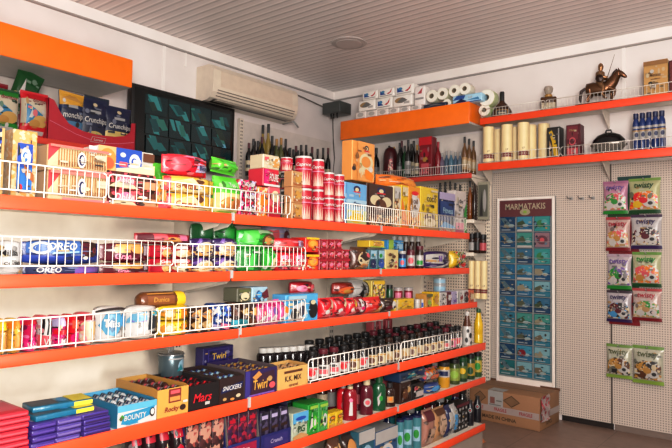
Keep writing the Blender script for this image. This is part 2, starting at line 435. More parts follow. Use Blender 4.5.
# ================================================================== TELEVISION, AIR CONDITIONER, CABLES, LAMP
t=thing('television','black wall television showing a grid of teal security camera pictures','television',(.062,-1.909,2.135),PI/2)
MB().cbox(-.475,.475,-.06,0,-.275,.275,(16,16,17),.006,2).build('case',t)
MB().box(-.15,.15,.0005,.061,-.12,.12,'dark').build('wall_mount',t)
sb=MB().box(-.45,.45,-.0612,-.0605,-.245,.252,mat((10,16,17),.15))
S=lambda u,v,o: Vector((-.45+.9*u,-.0612-o,-.245+.497*v))
random.seed(4)
TE=[mat(c,.2,emit=1.0) for c in ((22,80,80),(36,105,105),(16,52,54),(80,135,155),(30,85,75),(12,30,32),(24,40,34))]
a=[]
for r in range(3):
    for q in range(4):
        u0=.09+q*.222+.006*r; v0=.07+(2-r)*.295; w=.212; h=.275
        a.append(('r',u0,v0,u0+w,v0+h,TE[5]))
        if r==2 and q==3: a.append(('r',u0+.02,v0+.03,u0+w*.7,v0+h*.5,(60,25,28))); continue
        R=random.uniform
        for k in range(5):
            c=TE[3] if (r==1 and q>1 and k==1) else TE[random.choice((0,1,2,4,6,2))]
            x=R(-.05,.5);y=R(-.1,.5);ww=R(.3,.75);hh=R(.4,.7);sk=R(-.25,.25)
            pts=[(x,y+hh),(x+ww*.6,y+hh+.05),(x+ww,y+R(-.05,.15)),(x+ww*.5+sk*.3,y)]
            a.append(('p',[(u0+min(1,max(0,p))*w,v0+min(1,max(0,t))*h) for p,t in pts],c))
sb.art(S,a,1.8,.0002,.0002); sb.build('screen',t)

t=thing('air_conditioner','cream wall mounted split air conditioner above the television','air conditioner',(0,-1.255,2.422),PI/2)
prof=[(-.002,0),(-.12,0),(-.175,.018),(-.205,.06),(-.215,.13),(-.21,.235),(-.19,.268),(-.15,.28),(-.002,.28)]
AC=mat((224,213,197),.35,raw=True)
rings=[[Vector((x,y,z)) for y,z in prof] for x in (-.485,.485)]
MB().loft(rings,AC,False).build('body',t)
MB().loft([[Vector((x,y-.006 if -.23<y<-.1 else y,z)) for y,z in [(-.20,.085),(-.212,.13),(-.207,.23),(-.19,.255),(-.18,.25),(-.18,.09)]] for x in (-.41,.41)],mat((218,204,187),.4,raw=True),False).build('front_panel',t)
v=MB()
for z,y in ((.03,-.192),(.052,-.206),(.072,-.2145)): v.box(-.44,.44,y-.004,y,z,z+.005,(120,108,96))
v.box(-.44,.44,-.176,-.10,-.001,.010,(60,55,50)); v.build('air_outlet',t)
MB().cbox(-.43,.43,-.200,-.150,-.006,.004,(214,200,182),.003).build('louvre',t)
tag(MB().tube([(.15,-.76,2.43),(.155,-.73,2.41),(.16,-.70,2.38)],.007,'lgrey').tube([(.02,-.76,2.42),(.15,-.76,2.43)],.008,'lgrey').build('drain_pipe'),'short grey pipe sticking out below the air conditioner','pipe')
j=thing('junction_box','dark grey box high on the back wall beside toilet paper packs','box',(.17,-.16,2.60))
MB().cbox(-.11,.11,-.09,.09,0,.11,(72,76,74),.006,2).build('housing',j)
k=MB()
for x in (-.03,.0,.045): k.tube([(x,-.05,.002),(x,-.05,-.02),(x+.008,-.055,-.045)],.009,'black')
k.build('plug',j)
MB().box(-.005,.005,.09,.158,.03,.08,'dark').build('mount',j)
tag(MB().tube([(.03,-.75,2.74),(.03,-.5,2.72),(.03,-.2,2.69),(.05,-.05,2.665),(.06,-.14,2.655)],.006,(120,110,102)).tube([(.03,-.05,2.66),(.028,-.04,2.5),(.045,-.05,2.35),(.05,-.035,2.2),(.03,-.04,1.95),(.03,-.04,1.86)],.006,(100,92,86)).build('power_cable'),'grey cable running along the cornice and down the room corner','cable')
l=thing('ceiling_light','round flush grey ceiling light among the white boards','light',(1.018,-1.072,2.882))
MB().lathe([(.0,-.012),(.10,-.012),(.105,-.008)],mat((205,196,193),raw=True),32).build('diffuser',l)
MB().lathe([(.105,-.010),(.135,-.006),(.14,0)],mat((190,182,178),raw=True),32,caps=False).build('rim',l)

# ================================================================== GOODS
SH={'A':(0,XA,1.3755),'B':(0,XA,1.1545),'C':(0,XC,.9425),'D':(0,XD,.6945),'E':(0,XD,.4835),'F':(0,XD,.1995),
    'W':(0,.45,1.8565),'K':(1,-.35,1.8895),'U':(1,-.30,2.3295),'L':(1,-.30,1.9665),'T':(1,-.362,2.470)}
PL={k:[] for k in SH}
def frame(sh,r,sb,d,base=None,zfix=None,mid=0):
    """pixel box of a front face on a shelf -> world place (axis, centre along, front plane, base z, w, h)"""
    ax,fr,zs=SH[sh]; X=fr-sb if ax==0 else fr+sb
    XF=X; X=X-mid if ax==0 else X+mid
    L,T_,R,B=r; zm=hit((L+R)/2,(T_+B)/2,ax,X).z
    a0=along(L,ax,X,zm); a1=along(R,ax,X,zm)
    am=(a0+a1)/2
    px=(L+R)/2; zt=hit(px,T_,ax,X).z; zb=hit(px,B,ax,X).z
    X=XF; f0,f1=(X-d,X) if ax==0 else (X,X+d)
    if zfix is not None: z=zfix
    else:
        z=zs
        for (b0,b1,g0,g1,top) in PL[sh]:
            ov=min(a1,b1)-max(a0,b0); od=min(f1,g1)-max(f0,g0)
            if ov>.25*min(a1-a0,b1-b0) and od>.3*min(d,g1-g0) and top<=zb+.045 and top>z: z=top
    h=max(.015,zt-z)
    PL[sh].append((a0,a1,f0,f1,z+h))
    return ax,am,X,z,a1-a0,h
def put(ax,am,X,d,z):
    return ((X-d/2,am,z),PI/2) if ax==0 else ((am,X+d/2,z),0)
def flatS(w,h,d): return lambda u,v,o,side=1: Vector(((u-.5)*w,-d/2-o,v*h))
def pillS(w,h,d,seal,p=2.6,lean=0):
    s=.07
    def S(u,v,o,side=1):
        t,b=(v,u) if seal=='v' else (u,v)
        q=0 if t<=s or t>=1-s else math.sin(PI*(t-s)/(1-2*s))**.42
        g=max(0,1-abs(2*b-1)**p)**(1/p)
        y=d/2*q*g
        x=(u-.5)*w; z=v*h
        if seal=='v': x*=1-.07*q
        else: z=h/2+(z-h/2)*(.80+.20*q)
        return Vector((x,-side*(y+o)-.0004*side,z))
    return S
def cylS(r0,z0,h,span=1.3):
    def S(u,v,o,side=1):
        t=(u-.5)*2*span; r=r0(v) if callable(r0) else r0
        return Vector(((r+o)*math.sin(t),-(r+o)*math.cos(t),z0+v*h))
    return S
def box(sh,r,name,label,cat,base,art=(),d=.07,sb=.016,group=None,zfix=None,rz=0,top=None,b=.0025):
    ax,am,X,z,w,h=frame(sh,r,sb,d,zfix=zfix); loc,rot=put(ax,am,X,d,z)
    mb=MB(); w2=w-.0015
    mb.cbox(-w2/2,w2/2,-d/2,d/2,0,h-.0005,base,b)
    if top: mb.add([(-w2/2+.003,-d/2+.003,h),(w2/2-.003,-d/2+.003,h),(w2/2-.003,d/2-.003,h),(-w2/2+.003,d/2-.003,h)],[(0,1,2,3)],top)
    mb.art(flatS(w2,h,d),mixprint(base,art),w/h,.0003,.0006)
    return tag(mb.build(name,None,loc,rot+rz),label,cat,group)
def smallprint(base,n,seed,u0=.05,u1=.95,v0=.1,v1=.92):
    """fine print: little lines and blobs of the kind that covers food wrapping"""
    R=random.Random(seed); c=COL.get(base,(128,128,128)) if isinstance(base,str) else (base if isinstance(base,tuple) else (150,120,100))
    li=tuple(min(255,v*.6+100) for v in c); dk=tuple(v*.55 for v in c); out=[]
    for i in range(n):
        u=R.uniform(u0,u1-.12); v=R.uniform(v0,v1-.1); q=R.random(); col=li if q<.4 else dk if q<.75 else R.choice(['white','cream','tan','dark'])
        if R.random()<.6: out.append(('r',u,v,min(u1,u+R.uniform(.05,.24)),v+R.uniform(.02,.06),col))
        else: out.append(('e',min(u,.85),v,R.uniform(.03,.10),R.uniform(.03,.09),col))
    return out
def mixprint(base,art,n=16):
    seed=hash((len(art),n))+len(LABELS)*7
    b=base if isinstance(base,(str,tuple)) else None
    if b is None:
        for k,m in _m.items():
            if m is base and isinstance(k[0],(str,tuple)) and k[0]!='busy': b=k[0]
    a=list(art); txt=[x for x in a if x[0]=='t']; oth=[x for x in a if x[0]!='t']
    return smallprint(b,n,seed)+oth+smallprint(b,max(3,n//2),seed+1)+txt
def bag(sh,r,name,label,cat,base,art=(),d=.06,sb=.02,seal='v',p=2.6,group=None,zfix=None,rz=0,tilt=0,roll=0,sealc=None):
    ax,am,X,z,w,h=frame(sh,r,sb,d,zfix=zfix,mid=d*.4); loc,rot=put(ax,am,X,d,z)
    S=pillS(w,h,d,seal,p); mb=MB().pillow(S,base)
    if art: art=mixprint(base,art)
    if sealc:
        art=list(art)+([('r',0,0,1,.07,sealc),('r',0,.93,1,1,sealc)] if seal=='v' else [('r',0,0,.06,1,sealc),('r',.94,0,1,1,sealc)])
    mb.art(S,art,w/h,.00035,.0016)
    return tag(mb.build(name,None,loc,rot=(tilt,roll,rot+rz)),label,cat,group)
def radat(prof,v0,v1):
    m=0
    for k in range(11):
        v=v0+(v1-v0)*k/10
        for (q0,s0),(q1,s1) in zip(prof,prof[1:]):
            if s0<=v<=s1: m=max(m,q0+(q1-q0)*((v-s0)/(s1-s0) if s1>s0 else 1))
    return m
def lathe_thing(sh,r,name,label,cat,prof,base,capprof=None,capc='white',lab=None,art=(),sb=.02,group=None,zfix=None,capname='cap',rough=.3,sq=1,n=18):
    """prof in unit radius / unit height; lab=(v0,v1,colour) paper label"""
    L,T_,R,B=r
    ax,fr,zs=SH[sh]
    X=fr-sb-.03 if ax==0 else fr+sb+.03
    zm=hit((L+R)/2,(T_+B)/2,ax,X).z
    d=abs(along(R,ax,X,zm)-along(L,ax,X,zm))
    # a round thing looks as wide as its diameter: shrink for the slanted view
    px0=(L+R)/2; dirv=(hit(px0,(T_+B)/2,ax,X)-CAM); dirv.z=0; dirv.normalize()
    d*= abs(dirv.x) if ax==0 else abs(dirv.y)
    ax,am,X,z,w,h=frame(sh,r,sb,d,zfix=zfix,mid=d/2); loc,rot=put(ax,am,X,d,z)
    R0=d/2
    face=math.atan2(CAM.y-loc[1],CAM.x-loc[0])+PI/2
    t=thing(name,label,cat,loc,face,group)
    MB().lathe([(q*R0,s*h) for q,s in prof],base if not isinstance(base,(str,tuple)) else mat(base,rough),n).build('body',t)
    if capprof: MB().lathe([(q*R0,s*h) for q,s in capprof],capc,n).build(capname,t)
    if lab:
        v0,v1,c=lab; rr=radat(prof,v0,v1)*R0+.0006
        mb=MB().lathe([(rr,v0*h),(rr,v1*h)],c,n,caps=False)
        mb.art(cylS(rr,v0*h,(v1-v0)*h),art,2.6*rr/((v1-v0)*h)); mb.build('label',t)
    elif art:
        rr=max(q for q,s in prof)*R0+.0004
        mb=MB().art(cylS(rr,0,h),art,2.6*rr/h); mb.build('label',t)
    return t
BOT=[(.0,0),(.92,0),(1,.02),(1,.58),(.9,.66),(.5,.76),(.38,.82),(.36,.93)]
BOTC=[(.42,.90),(.42,1.0)]
JAR=[(0,0),(.92,0),(1,.03),(1,.74),(.86,.82),(.8,.85)]
JARC=[(.9,.84),(.92,.86),(.92,1.0)]
CANP=[(0,0),(.95,0),(1,.02),(1,.95)]
CANC=[(1.03,.94),(1.03,1.0)]

def stripes(n,c,v0=.15,v1=.85,u0=.02,u1=.98,fill=.5):
    w=(u1-u0)/n; return [('r',u0+i*w,v0,u0+i*w+w*fill,v1,c) for i in range(n)]
def discs(n,c,v,ru,rv,u0,u1): return [('e',u0+(u1-u0)*(i+.5)/n,v,ru,rv,c) for i in range(n)]
def swirl(cu,cv,ru,rv,c,bg): return [('e',cu,cv,ru,rv,c),('e',cu-.1*ru,cv-.1*rv,ru*.55,rv*.55,bg),('p',[(cu-ru*.1,cv+rv*.2),(cu+ru*1.1,cv+rv*.3),(cu+ru*.9,cv-rv*.9),(cu+ru*.3,cv-rv*.3)],c),('e',cu-.05*ru,cv,ru*.28,rv*.28,c)]
F_=lambda c: mat(c,.28,foil=True)

# ---------------- top shelf, near bay
box('A',(-26,126,3,196),'cracker_box','dark navy cracker box standing behind the guard at the picture edge','cracker box','navy',[('r',.6,.05,.98,.95,busy(['navy','blue','beige','dark'],90)),('r',.9,0,1,1,'tan')],d=.09,sb=.03)
cr=busy(['tan','beige','biscuit',(225,185,140),'tan'],110)
box('A',(12,130,37,198),'cracker_box','tall blue cracker box with white swirl and brown biscuit border','cracker box',cr,
    [('r',.16,.10,.78,.80,'blue'),('r',.16,.10,.78,.45,(35,110,185))]+swirl(.5,.62,.2,.13,'white',(35,110,185))+[('p',[(.42,.50),(.85,.36),(.85,.24),(.5,.34)],'dbiscuit'),('r',.55,.30,.70,.38,'white'),('e',.3,.16,.09,.05,'red'),('p',[(.17,.80),(.3,.66),(.17,.6)],'dark')],d=.09,sb=.03)
crk=[('r',.0,.0,1,1,(238,214,165)),('p',[(0,.35),(0,1),(.22,1)],(205,60,70)),('p',[(.03,.1),(.25,.92),(1,.92),(1,.05)],(232,205,160))]
for i,(y0,y1) in enumerate(((173,201),(148,174))):
    box('A',(47,y0,106,y1),'cracker_pack','cream cracker pack with brown ridges and oval emblem, %s of the pair'%('lower','upper')[i],'crackers',(218,180,135),
      crk+stripes(19,(176,118,66),.2,.88,.16,.98,.45)+stripes(19,(120,75,45),.2,.4,.16,.98,.2)+[('r',0,.9,1,1,(215,120,110)),('r',.78,.55,.95,.8,'beige'),('e',.52,.5,.075,.32,'white'),('e',.52,.5,.05,.22,'navy'),('e',.53,.5,.03,.16,'white'),('r',.2,.02,1,.14,(220,120,120))],d=.075,sb=.025,group='cream cracker packs')
for i,(y0,y1) in enumerate(((190,208),(173,190))):
    box('A',(106.5,y0,156,y1),'biscuit_pack','dark maroon biscuit pack with white script and pink middle, %s of the pair'%('lower','upper')[i],'biscuits',busy(['maroon','dbrown','brown','rose'],80,seed=i),
      [('r',.16,.1,.55,.8,'rose'),('e',.36,.45,.16,.4,'pink'),('t','Dolce',.33,.55,.42,.5,'white',.2),('r',.70,.1,.98,.55,(205,150,110)),('p',[(.02,.1),(.2,.45),(.5,.3),(.62,.05)],'cream')],d=.08,sb=.025,group='maroon biscuit packs')
box('A',(97,149,153.5,174),'biscuit_box','blue and white biscuit box with round golden cookie lying on maroon packs','biscuit box',(235,228,215),
    [('r',0,0,.30,1,(226,180,120)),('e',.16,.45,.15,.46,(225,140,60)),('e',.17,.3,.1,.25,(215,90,50)),('r',.30,.06,.76,1,'blue'),('e',.42,.72,.05,.1,'white'),('r',.36,.22,.50,.42,'rose')]+swirl(.63,.5,.1,.32,'white','blue')+[('r',.78,.55,.99,.92,'brown'),('p',[(.3,0),(.3,.12),(1,.42),(1,0)],'cream')],d=.09,sb=.03)
box('A',(157.5,181,167,209),'biscuit_pack','narrow orange biscuit pack beside the yellow cookie packs','biscuits',busy(['orange','tan','rose','cream'],90),[('r',0,0,1,.3,'rose'),('e',.5,.5,.3,.2,'biscuit')],d=.07,sb=.03)
yl=lambda i:[('r',0,0,.1,1,'red'),('r',.1,0,1,1,(245,190,60)),('p',[(.1,0),(.15,.65),(.45,.9),(.65,.3),(.8,0)],'cream'),('e',.3,.35,.17,.4,(250,225,150)),('p',[(.5,.75),(.6,.95),(.7,.7),(.6,.5)],'brown'),('r',.80,.1,.97,.9,busy(['orange','brown','cream','yellow'],100,seed=3)),('t','Crema',.32,.4,.4,.4,(150,60,30),.2)]
for i,(y0,y1) in enumerate(((194,211),(177,194))):
    bag('A',(163.5,y0,213,y1),'biscuit_pack','yellow cream cookie pack with brown star, %s of the pair'%('lower','upper')[i],'biscuits',(244,190,70),yl(i),d=.075,sb=.022,seal='h',p=5,group='yellow cookie packs')
bag('A',(163,155,207.5,178),'biscuit_pack','puffy red biscuit bag with white patch lying on the yellow packs','biscuits',F_((222,20,45)),
    [('e',.25,.5,.2,.35,(240,50,70)),('p',[(.55,.2),(.60,.62),(.95,.58),(.93,.25)],'lilac'),('t','Bites',.75,.42,.26,.3,'navy'),('p',[(.3,.85),(.4,.93),(.95,.8),(.9,.74)],'pink')],d=.10,sb=.03,seal='h',p=2.6)
bag('A',(153,163,166,212),'snack_bag','small bright green bag glimpsed between blue box and red bag','snack bag',F_('bgreen'),d=.08,sb=.16)
gb=[('r',0,.0,1,.58,(235,225,150)),('r',0,.56,1,1,'bgreen'),('e',.5,.3,.42,.17,(205,135,65)),('e',.32,.32,.14,.14,'biscuit'),('e',.68,.3,.15,.14,'dbiscuit'),('r',.15,.70,.85,.86,(110,215,90)),('t','Tuc',.5,.78,.12,.6,'white'),('r',0,0,1,.1,(170,215,70))]
bag('A',(213,177,238,213),'snack_bag','green topped bag showing golden crackers, under the folded green bag','snack bag',F_('bgreen'),gb,d=.09,sb=.022)
bag('A',(211.5,159,236,180),'snack_bag','plain bright green bag slumped on top of the cracker bag','snack bag',F_((95,205,45)),[('p',[(.1,.9),(.9,.6),(.95,.3),(.3,.5)],(70,180,40))],d=.08,sb=.035,roll=.06,zfix=1.540)
mg=busy(['magenta','white','maroon','lilac','crimson','dark'],95,seed=2)
for i,(y0,y1) in enumerate(((204,214),(192,204),(180,192))):
    box('A',(239,y0,257,y1),'wafer_pack','magenta and white wafer pack, %s of three beside the green bag'%('bottom','middle','top')[i],'wafers',mg,[('t','Wafer',.5,.6,.4,.8,'white',.2),('e',.3,.3,.15,.2,'crimson')],d=.09,sb=.03,group='magenta wafer packs')
box('A',(258,187,268,213),'wafer_pack','small orange wafer pack behind the end of the wire guard','wafers',busy(['orange','cream','rose'],100),[('e',.5,.55,.42,.2,'orange')],d=.07,sb=.03)
box('A',(268.5,187,280,213),'wafer_pack','pink and red wafer pack behind the end of the wire guard','wafers','rose',[('r',0,0,1,.4,'crimson'),('e',.5,.7,.35,.18,'cream')],d=.07,sb=.03)
box('A',(263,169,279,187),'wafer_box','red wafer box with white letters under the beige box','wafers',(200,25,50),[('r',.02,.05,.3,.95,'magenta'),('t','FOURE',.6,.5,.5,.62,'white',.1),('r',0,0,1,.12,'white')],d=.09,sb=.03)
box('A',(263,155,279.5,169),'biscuit_box','beige biscuit box on top of the red wafer box','biscuit box',(232,212,178),[('r',.55,.15,.95,.85,busy(['beige','biscuit','white','tan'],110)),('e',.75,.45,.15,.3,'biscuit'),('r',.05,.55,.3,.8,'rose')],d=.08,sb=.032)
# caprice tins
def tin(r,label,base,sb,zfix=None,grp='tall red wafer tins'):
    drk='crimson' if base!='black' else 'dred'
    return lathe_thing('A',r,'wafer_tin',label,'wafer tin',CANP,(185,18,44) if base=='red' else base,CANC,'white',None,
     [('r',0,.08,1,.9,(185,18,44) if base=='red' else base)]+[('p',[(.2+.1*k,.1),(.26+.1*k,.55-.06*(k%2)),(.32+.1*k,.1)],(235,190,170) if base!='black' else 'tan') for k in range(6)]+[('r',.0,.02,1,.1,drk),('t','Caprice',.5,.72,.16,.72,'white',.25),('r',.06,.57,.94,.60,'pink')],sb=sb,group=grp,zfix=zfix,capname='lid')
tin((280.5,190,291.5,216),'short black wafer tin at the foot of the tin display','black',.10,1.3755,'black wafer tins')
tin((280.5,172,291.5,190),'short black wafer tin stacked on its twin','black',.10,None,'black wafer tins')
tin((280.5,158,292.5,172),'red wafer tin seen over two short black tins','red',.10,None)
for i,(y0,y1) in enumerate(((203,220),(187,203),(171,187))):
    box('A',(292,y0,302.5,y1),'wafer_carton','kraft brown wafer carton with gold disc, %s of three'%('bottom','middle','top')[i],'carton',(205,150,95),[('e',.5,.5,.3,.28,'gold'),('r',.1,.75,.9,.9,'tan'),('r',.1,.1,.9,.2,'dbiscuit')],d=.05,sb=.02,group='kraft wafer cartons')
lo=[(295,189,311.5,220),(311.8,190,324,221.5),(323.5,198,334,222),(333.8,199,344,223)]
for i,r in enumerate(lo):
    tin(r,'red wafer tin with white lid in the lower row, %s from the kraft cartons'%ORD[i],'red',(.085,.07,.03,.03)[i])
up=[(295,157,311.5,189),(311.8,160,324,191),(323.5,173,334,199),(333.8,175,344,200)]
for i,r in enumerate(up):
    tin(r,'red wafer tin with white lid in the upper row, %s from the beige box'%ORD[i],'red',(.085,.07,.03,.03)[i])
# ---------------- cereal boxes
qk=lambda c,pic:[('r',.06,.02,.98,.98,c),('e',.52,.86,.16,.075,'navy'),('e',.52,.84,.09,.05,'cream'),('r',.36,.775,.68,.80,'red'),('t','QUAKER',.52,.73,.05,.5,'white')]+pic
box('A',(344.5,183,366,225),'cereal_box','blue and white oat cereal box supporting the orange cereal box','cereal',(120,180,225),qk((110,175,220),[('r',.06,.35,.98,.6,(180,215,235)),('r',.06,.02,.98,.35,(215,225,160)),('e',.5,.2,.36,.15,'yellow'),('t','Oats',.5,.5,.12,.6,'navy')]),d=.065,sb=.03)
box('A',(366.3,184.5,392.5,227),'cereal_box','dark brown chocolate cereal box with cream bowl picture','cereal','choc',qk('choc',[('e',.3,.62,.2,.12,'cream'),('e',.72,.6,.2,.12,'cream'),('e',.5,.5,.22,.16,'brown'),('t','Choc',.5,.45,.1,.5,'white'),('r',.06,.02,.98,.28,busy(['choc','cream','biscuit','brown'],90))]),d=.065,sb=.03)
box('A',(352,142,373.5,184),'cereal_box','large orange oat cereal box standing on top of two boxes','cereal',(245,160,70),[('r',.22,.02,1,1,(245,165,80)),('e',.62,.5,.32,.22,'cream'),('e',.6,.5,.22,.14,(235,150,60)),('e',.62,.85,.1,.07,'dark'),('e',.62,.84,.06,.045,'cream'),('r',.5,.76,.74,.79,'red'),('t','QUAKER',.62,.73,.045,.3,'white'),('p',[(.5,.25),(.6,.33),(.95,.2),(.9,.04),(.6,.08)],'orange'),('e',.4,.25,.14,.09,'cream'),('e',.82,.33,.1,.07,'white'),('e',.34,.4,.06,.05,'green')],d=.065,sb=.03)
box('A',(393,186,401,229),'cereal_box','narrow cream and brown cereal box beside chocolate cereal','cereal','cream',[('r',.1,.7,.9,.95,'lgrey'),('r',.1,.05,.6,.65,busy(['cream','brown','orange','tan'],100))],d=.06,sb=.03)
box('A',(401,185,408,229.5),'cereal_box','slim yellow cereal box wedged beside the honey cereal','cereal','yellow',[('p',[(0,0),(0,.7),(1,.1),(1,0)],'orange'),('r',.1,.75,.9,.95,'cream')],d=.06,sb=.03)
bag('A',(378,176,416,190),'cereal_pouch','big shiny orange cereal pouch lying across the box tops','cereal',F_((248,125,15)),[('p',[(.3,.5),(.5,.8),(.9,.5),(.6,.3)],(255,160,50))],d=.16,sb=.055,seal='h',p=2.4,zfix=1.592)
box('A',(408.3,187,420,230),'cereal_box','orange cereal box with white hexagon panel','cereal',(250,160,30),[('p',[(.1,.5),(.25,.8),(.75,.86),(.95,.62),(.75,.3),(.25,.28)],'white'),('t','Chia',.5,.65,.09,.6,'brown'),('t','Pops',.5,.5,.09,.6,'brown'),('e',.5,.85,.3,.05,'red'),('r',0,0,1,.22,busy(['orange','cream','yellow','brown'],100))],d=.06,sb=.03)
box('A',(420.3,187.5,438,231.5),'cereal_box','yellow cereal box with brown letters and round brown picture','cereal',(250,215,40),[('t','COCO',.55,.72,.12,.7,'dbrown'),('t','POPS',.55,.58,.07,.5,'dbrown'),('e',.5,.3,.3,.13,'brown'),('e',.5,.2,.35,.1,'cream'),('r',.55,.9,.95,.95,'cream'),('r',0,0,1,.08,'tan')],d=.06,sb=.03)
box('A',(438.6,193,454.5,232),'cereal_box','navy cereal box with pale wave beside the yellow box','cereal','navy',[('r',0,.82,1,1,'lilac'),('r',.05,.3,.95,.78,(25,60,120)),('t','Fitness',.5,.55,.16,.8,'pale'),('p',[(0,.1),(.3,.28),(1,.16),(1,0),(0,0)],'sky'),('r',0,.0,1,.12,busy(['cream','rose','white','tan'],100))],d=.06,sb=.03)
box('A',(455,191,466,232.5),'cereal_box','white and pink cereal box with green edge ending the row','cereal',(236,226,220),[('r',.75,0,1,.55,'green'),('p',[(.75,.5),(1,.75),(1,.4)],'green'),('t','Oat',.45,.75,.1,.7,'dark'),('t','Bran',.4,.62,.08,.6,'dark'),('r',0,0,.75,.25,'pink')],d=.06,sb=.03)

# ---------------- second shelf
bag('B',(-8,240,23,276),'biscuit_pack','white wrapped biscuit pack with black letters at picture edge','biscuits',F_((240,238,235)),[('t','Milka O',.45,.65,.2,.8,'black'),('t','COOKIES',.5,.35,.1,.7,'dark'),('r',.1,.12,.9,.2,'lgrey')],d=.10,sb=.02,seal='h',p=4)
bag('B',(24,264.5,100,274.5),'biscuit_pack','flat blue sandwich cookie pack at the bottom of its pair','biscuits',F_((22,35,95)),[('r',.02,.1,.55,.95,'navy'),('t','OREO',.24,.55,.62,.4,'white',.15),('r',.55,.2,.97,.8,'violet')],d=.09,sb=.02,seal='h',p=5)
bag('B',(22,240,99,265),'biscuit_pack','large blue sandwich cookie pack with white script, upper of the pair','biscuits',F_((25,45,115)),[('r',.05,.45,.65,.97,(60,105,170)),('r',0,0,1,.36,(28,60,150)),('e',.17,.68,.115,.27,'white'),('e',.17,.68,.075,.17,(40,90,160)),('t','OREO',.40,.74,.36,.42,'white',.2),('r',.65,.3,.96,.97,'dbrown'),('r',.67,.4,.78,.9,'maroon'),('p',[(.28,.42),(.3,.5),(.62,.56),(.62,.5)],'pale'),('t','o',.86,.6,.3,.1,'dred')],d=.10,sb=.02,seal='h',p=5)
for i,(y0,y1) in enumerate(((262,274),(243,262))):
    bag('B',(101,y0,149,y1),'biscuit_pack','maroon pack with cream cookies and white tag, %s of the pair'%('lower','upper')[i],'biscuits',F_('maroon'),[('r',.15,.5,.72,.95,busy(['biscuit','gold','maroon','tan'],90,seed=i)),('e',.3,.7,.14,.25,(225,175,95)),('e',.58,.7,.14,.25,(215,160,85)),('r',.74,.35,.97,.9,(205,205,215)),('t','Gran',.3,.3,.35,.3,'pink',.2)],d=.10,sb=.02,seal='h',p=5,group='maroon cookie packs')
rd=lambda s:[('r',.03,.05,.3,.95,'crimson'),('e',.55,.4,.28,.34,(225,150,80)),('e',.55,.4,.18,.22,(240,190,120)),('r',.8,.1,.97,.6,'cream'),('t','Gems',.45,.8,.25,.5,'white',.2)]
for i,(y0,y1) in enumerate(((258,274),(245,258))):
    bag('B',(150,y0,170,y1),'biscuit_pack','red pack with baked cookie picture, %s of the short pair'%('lower','upper')[i],'biscuits',F_('red'),rd(i),d=.09,sb=.02,seal='h',p=4,group='red cookie packs')
    bag('B',(170.5,y0,190,y1),'biscuit_pack','red pack with white corner nearer the purple packs, %s of its pair'%('lower','upper')[i],'biscuits',F_((190,25,40)),[('e',.35,.35,.3,.3,'cream'),('e',.68,.4,.22,.25,'biscuit'),('r',.1,.7,.5,.95,'white'),('r',.6,.7,.95,.95,'dred')],d=.09,sb=.02,seal='h',p=4,group='red white cornered packs')
bag('B',(136,233,191,246),'biscuit_pack','long dark red cookie bag lying on top of the red packs','biscuits',F_((165,20,35)),[('e',.5,.3,.16,.35,'biscuit'),('r',.2,.4,.4,.9,'rose'),('r',.62,.35,.8,.85,'pink'),('r',.03,.1,.2,.9,'maroon')],d=.12,sb=.03,seal='h',p=2.6)
pu=lambda i:[('e',.4,.45,.3,.34,'beige'),('e',.4,.45,.2,.2,'tan'),('r',.68,.4,.95,.8,(120,100,160)),('r',.02,.05,.98,.25,busy(['tan','cream','dpurple','biscuit'],90,seed=i)),('p',[(.02,.6),(.2,.98),(.3,.98),(.1,.5)],'violet')]
for i,(x0,x1) in enumerate(((191,213),(213.5,236))):
    for j,(y0,y1) in enumerate(((257,273),(238,257))):
        bag('B',(x0,y0,x1,y1),'biscuit_pack','dark purple cookie pack, %s of the %s stack'%(('lower','upper')[j],('stack beside red packs,','stack beside green bags,')[i].split(' stack')[0] if 0 else ('red side','green side')[i]),'biscuits',F_('dpurple'),pu(i+j),d=.09,sb=.02,seal='h',p=4,group='purple cookie packs')
bag('B',(192,223,214,240),'snack_bag','dark green bag lying at the back above the purple packs','snack bag',F_((20,90,40)),d=.10,sb=.13,seal='h',zfix=1.265)
bag('B',(215,222,236,241),'snack_bag','green crumpled bag behind the purple packs near the bay joint','snack bag',F_((25,120,45)),[('e',.5,.5,.3,.3,'green')],d=.10,sb=.12,seal='h',zfix=1.265)
gr=[('e',.68,.42,.26,.36,'brown'),('e',.6,.45,.12,.2,'biscuit'),('e',.78,.4,.1,.16,'cream'),('p',[(.05,.3),(.1,.9),(.4,.95),(.3,.2)],(90,220,80)),('r',.35,.8,.7,.95,(200,240,190))]
bag('B',(238,229,274.5,249),'snack_bag','bright green bag with brown cookies on top of a green bag','snack bag',F_((35,175,45)),gr,d=.11,sb=.03,seal='h',p=2.6,zfix=1.245)
bag('B',(237,247,262,271.5),'snack_bag','deep green bag upright behind the guard, with white glint','snack bag',F_((20,135,40)),[('p',[(.2,.1),(.35,.9),(.5,.9),(.4,.1)],(70,200,80)),('r',.6,.1,.75,.8,(15,110,35))],d=.09,sb=.02,seal='h',p=4)
bag('B',(262.5,248,274,271.5),'snack_bag','small lighter green bag beside red packs','snack bag',F_((60,190,60)),[('e',.55,.35,.3,.25,'cream')],d=.08,sb=.02)
for i,(x0,x1,c) in enumerate(((274.5,289,'red'),(289.5,304,(200,20,45)))):
    bag('B',(x0,252,x1,271),'biscuit_pack','glossy red wafer bag behind the guard end, %s one'%('green side','disc side')[i],'wafers',F_(c),[('t','Loacker',.5,.6,.25,.8,'white',.1),('r',.1,.1,.9,.35,busy(['rose','maroon','cream','crimson'],90,seed=i)),('e',.3,.75,.15,.12,'pink')],d=.09,sb=.02,seal='h',p=4)
bag('B',(273,238,304.5,253),'biscuit_pack','wide red bag with white patch lying on the red wafer bags','wafers',F_((215,25,40)),[('r',.55,.4,.85,.8,'lilac'),('t','Bix',.7,.6,.3,.2,'dred'),('e',.25,.5,.15,.3,(240,60,60))],d=.1,sb=.025,seal='h',p=3)
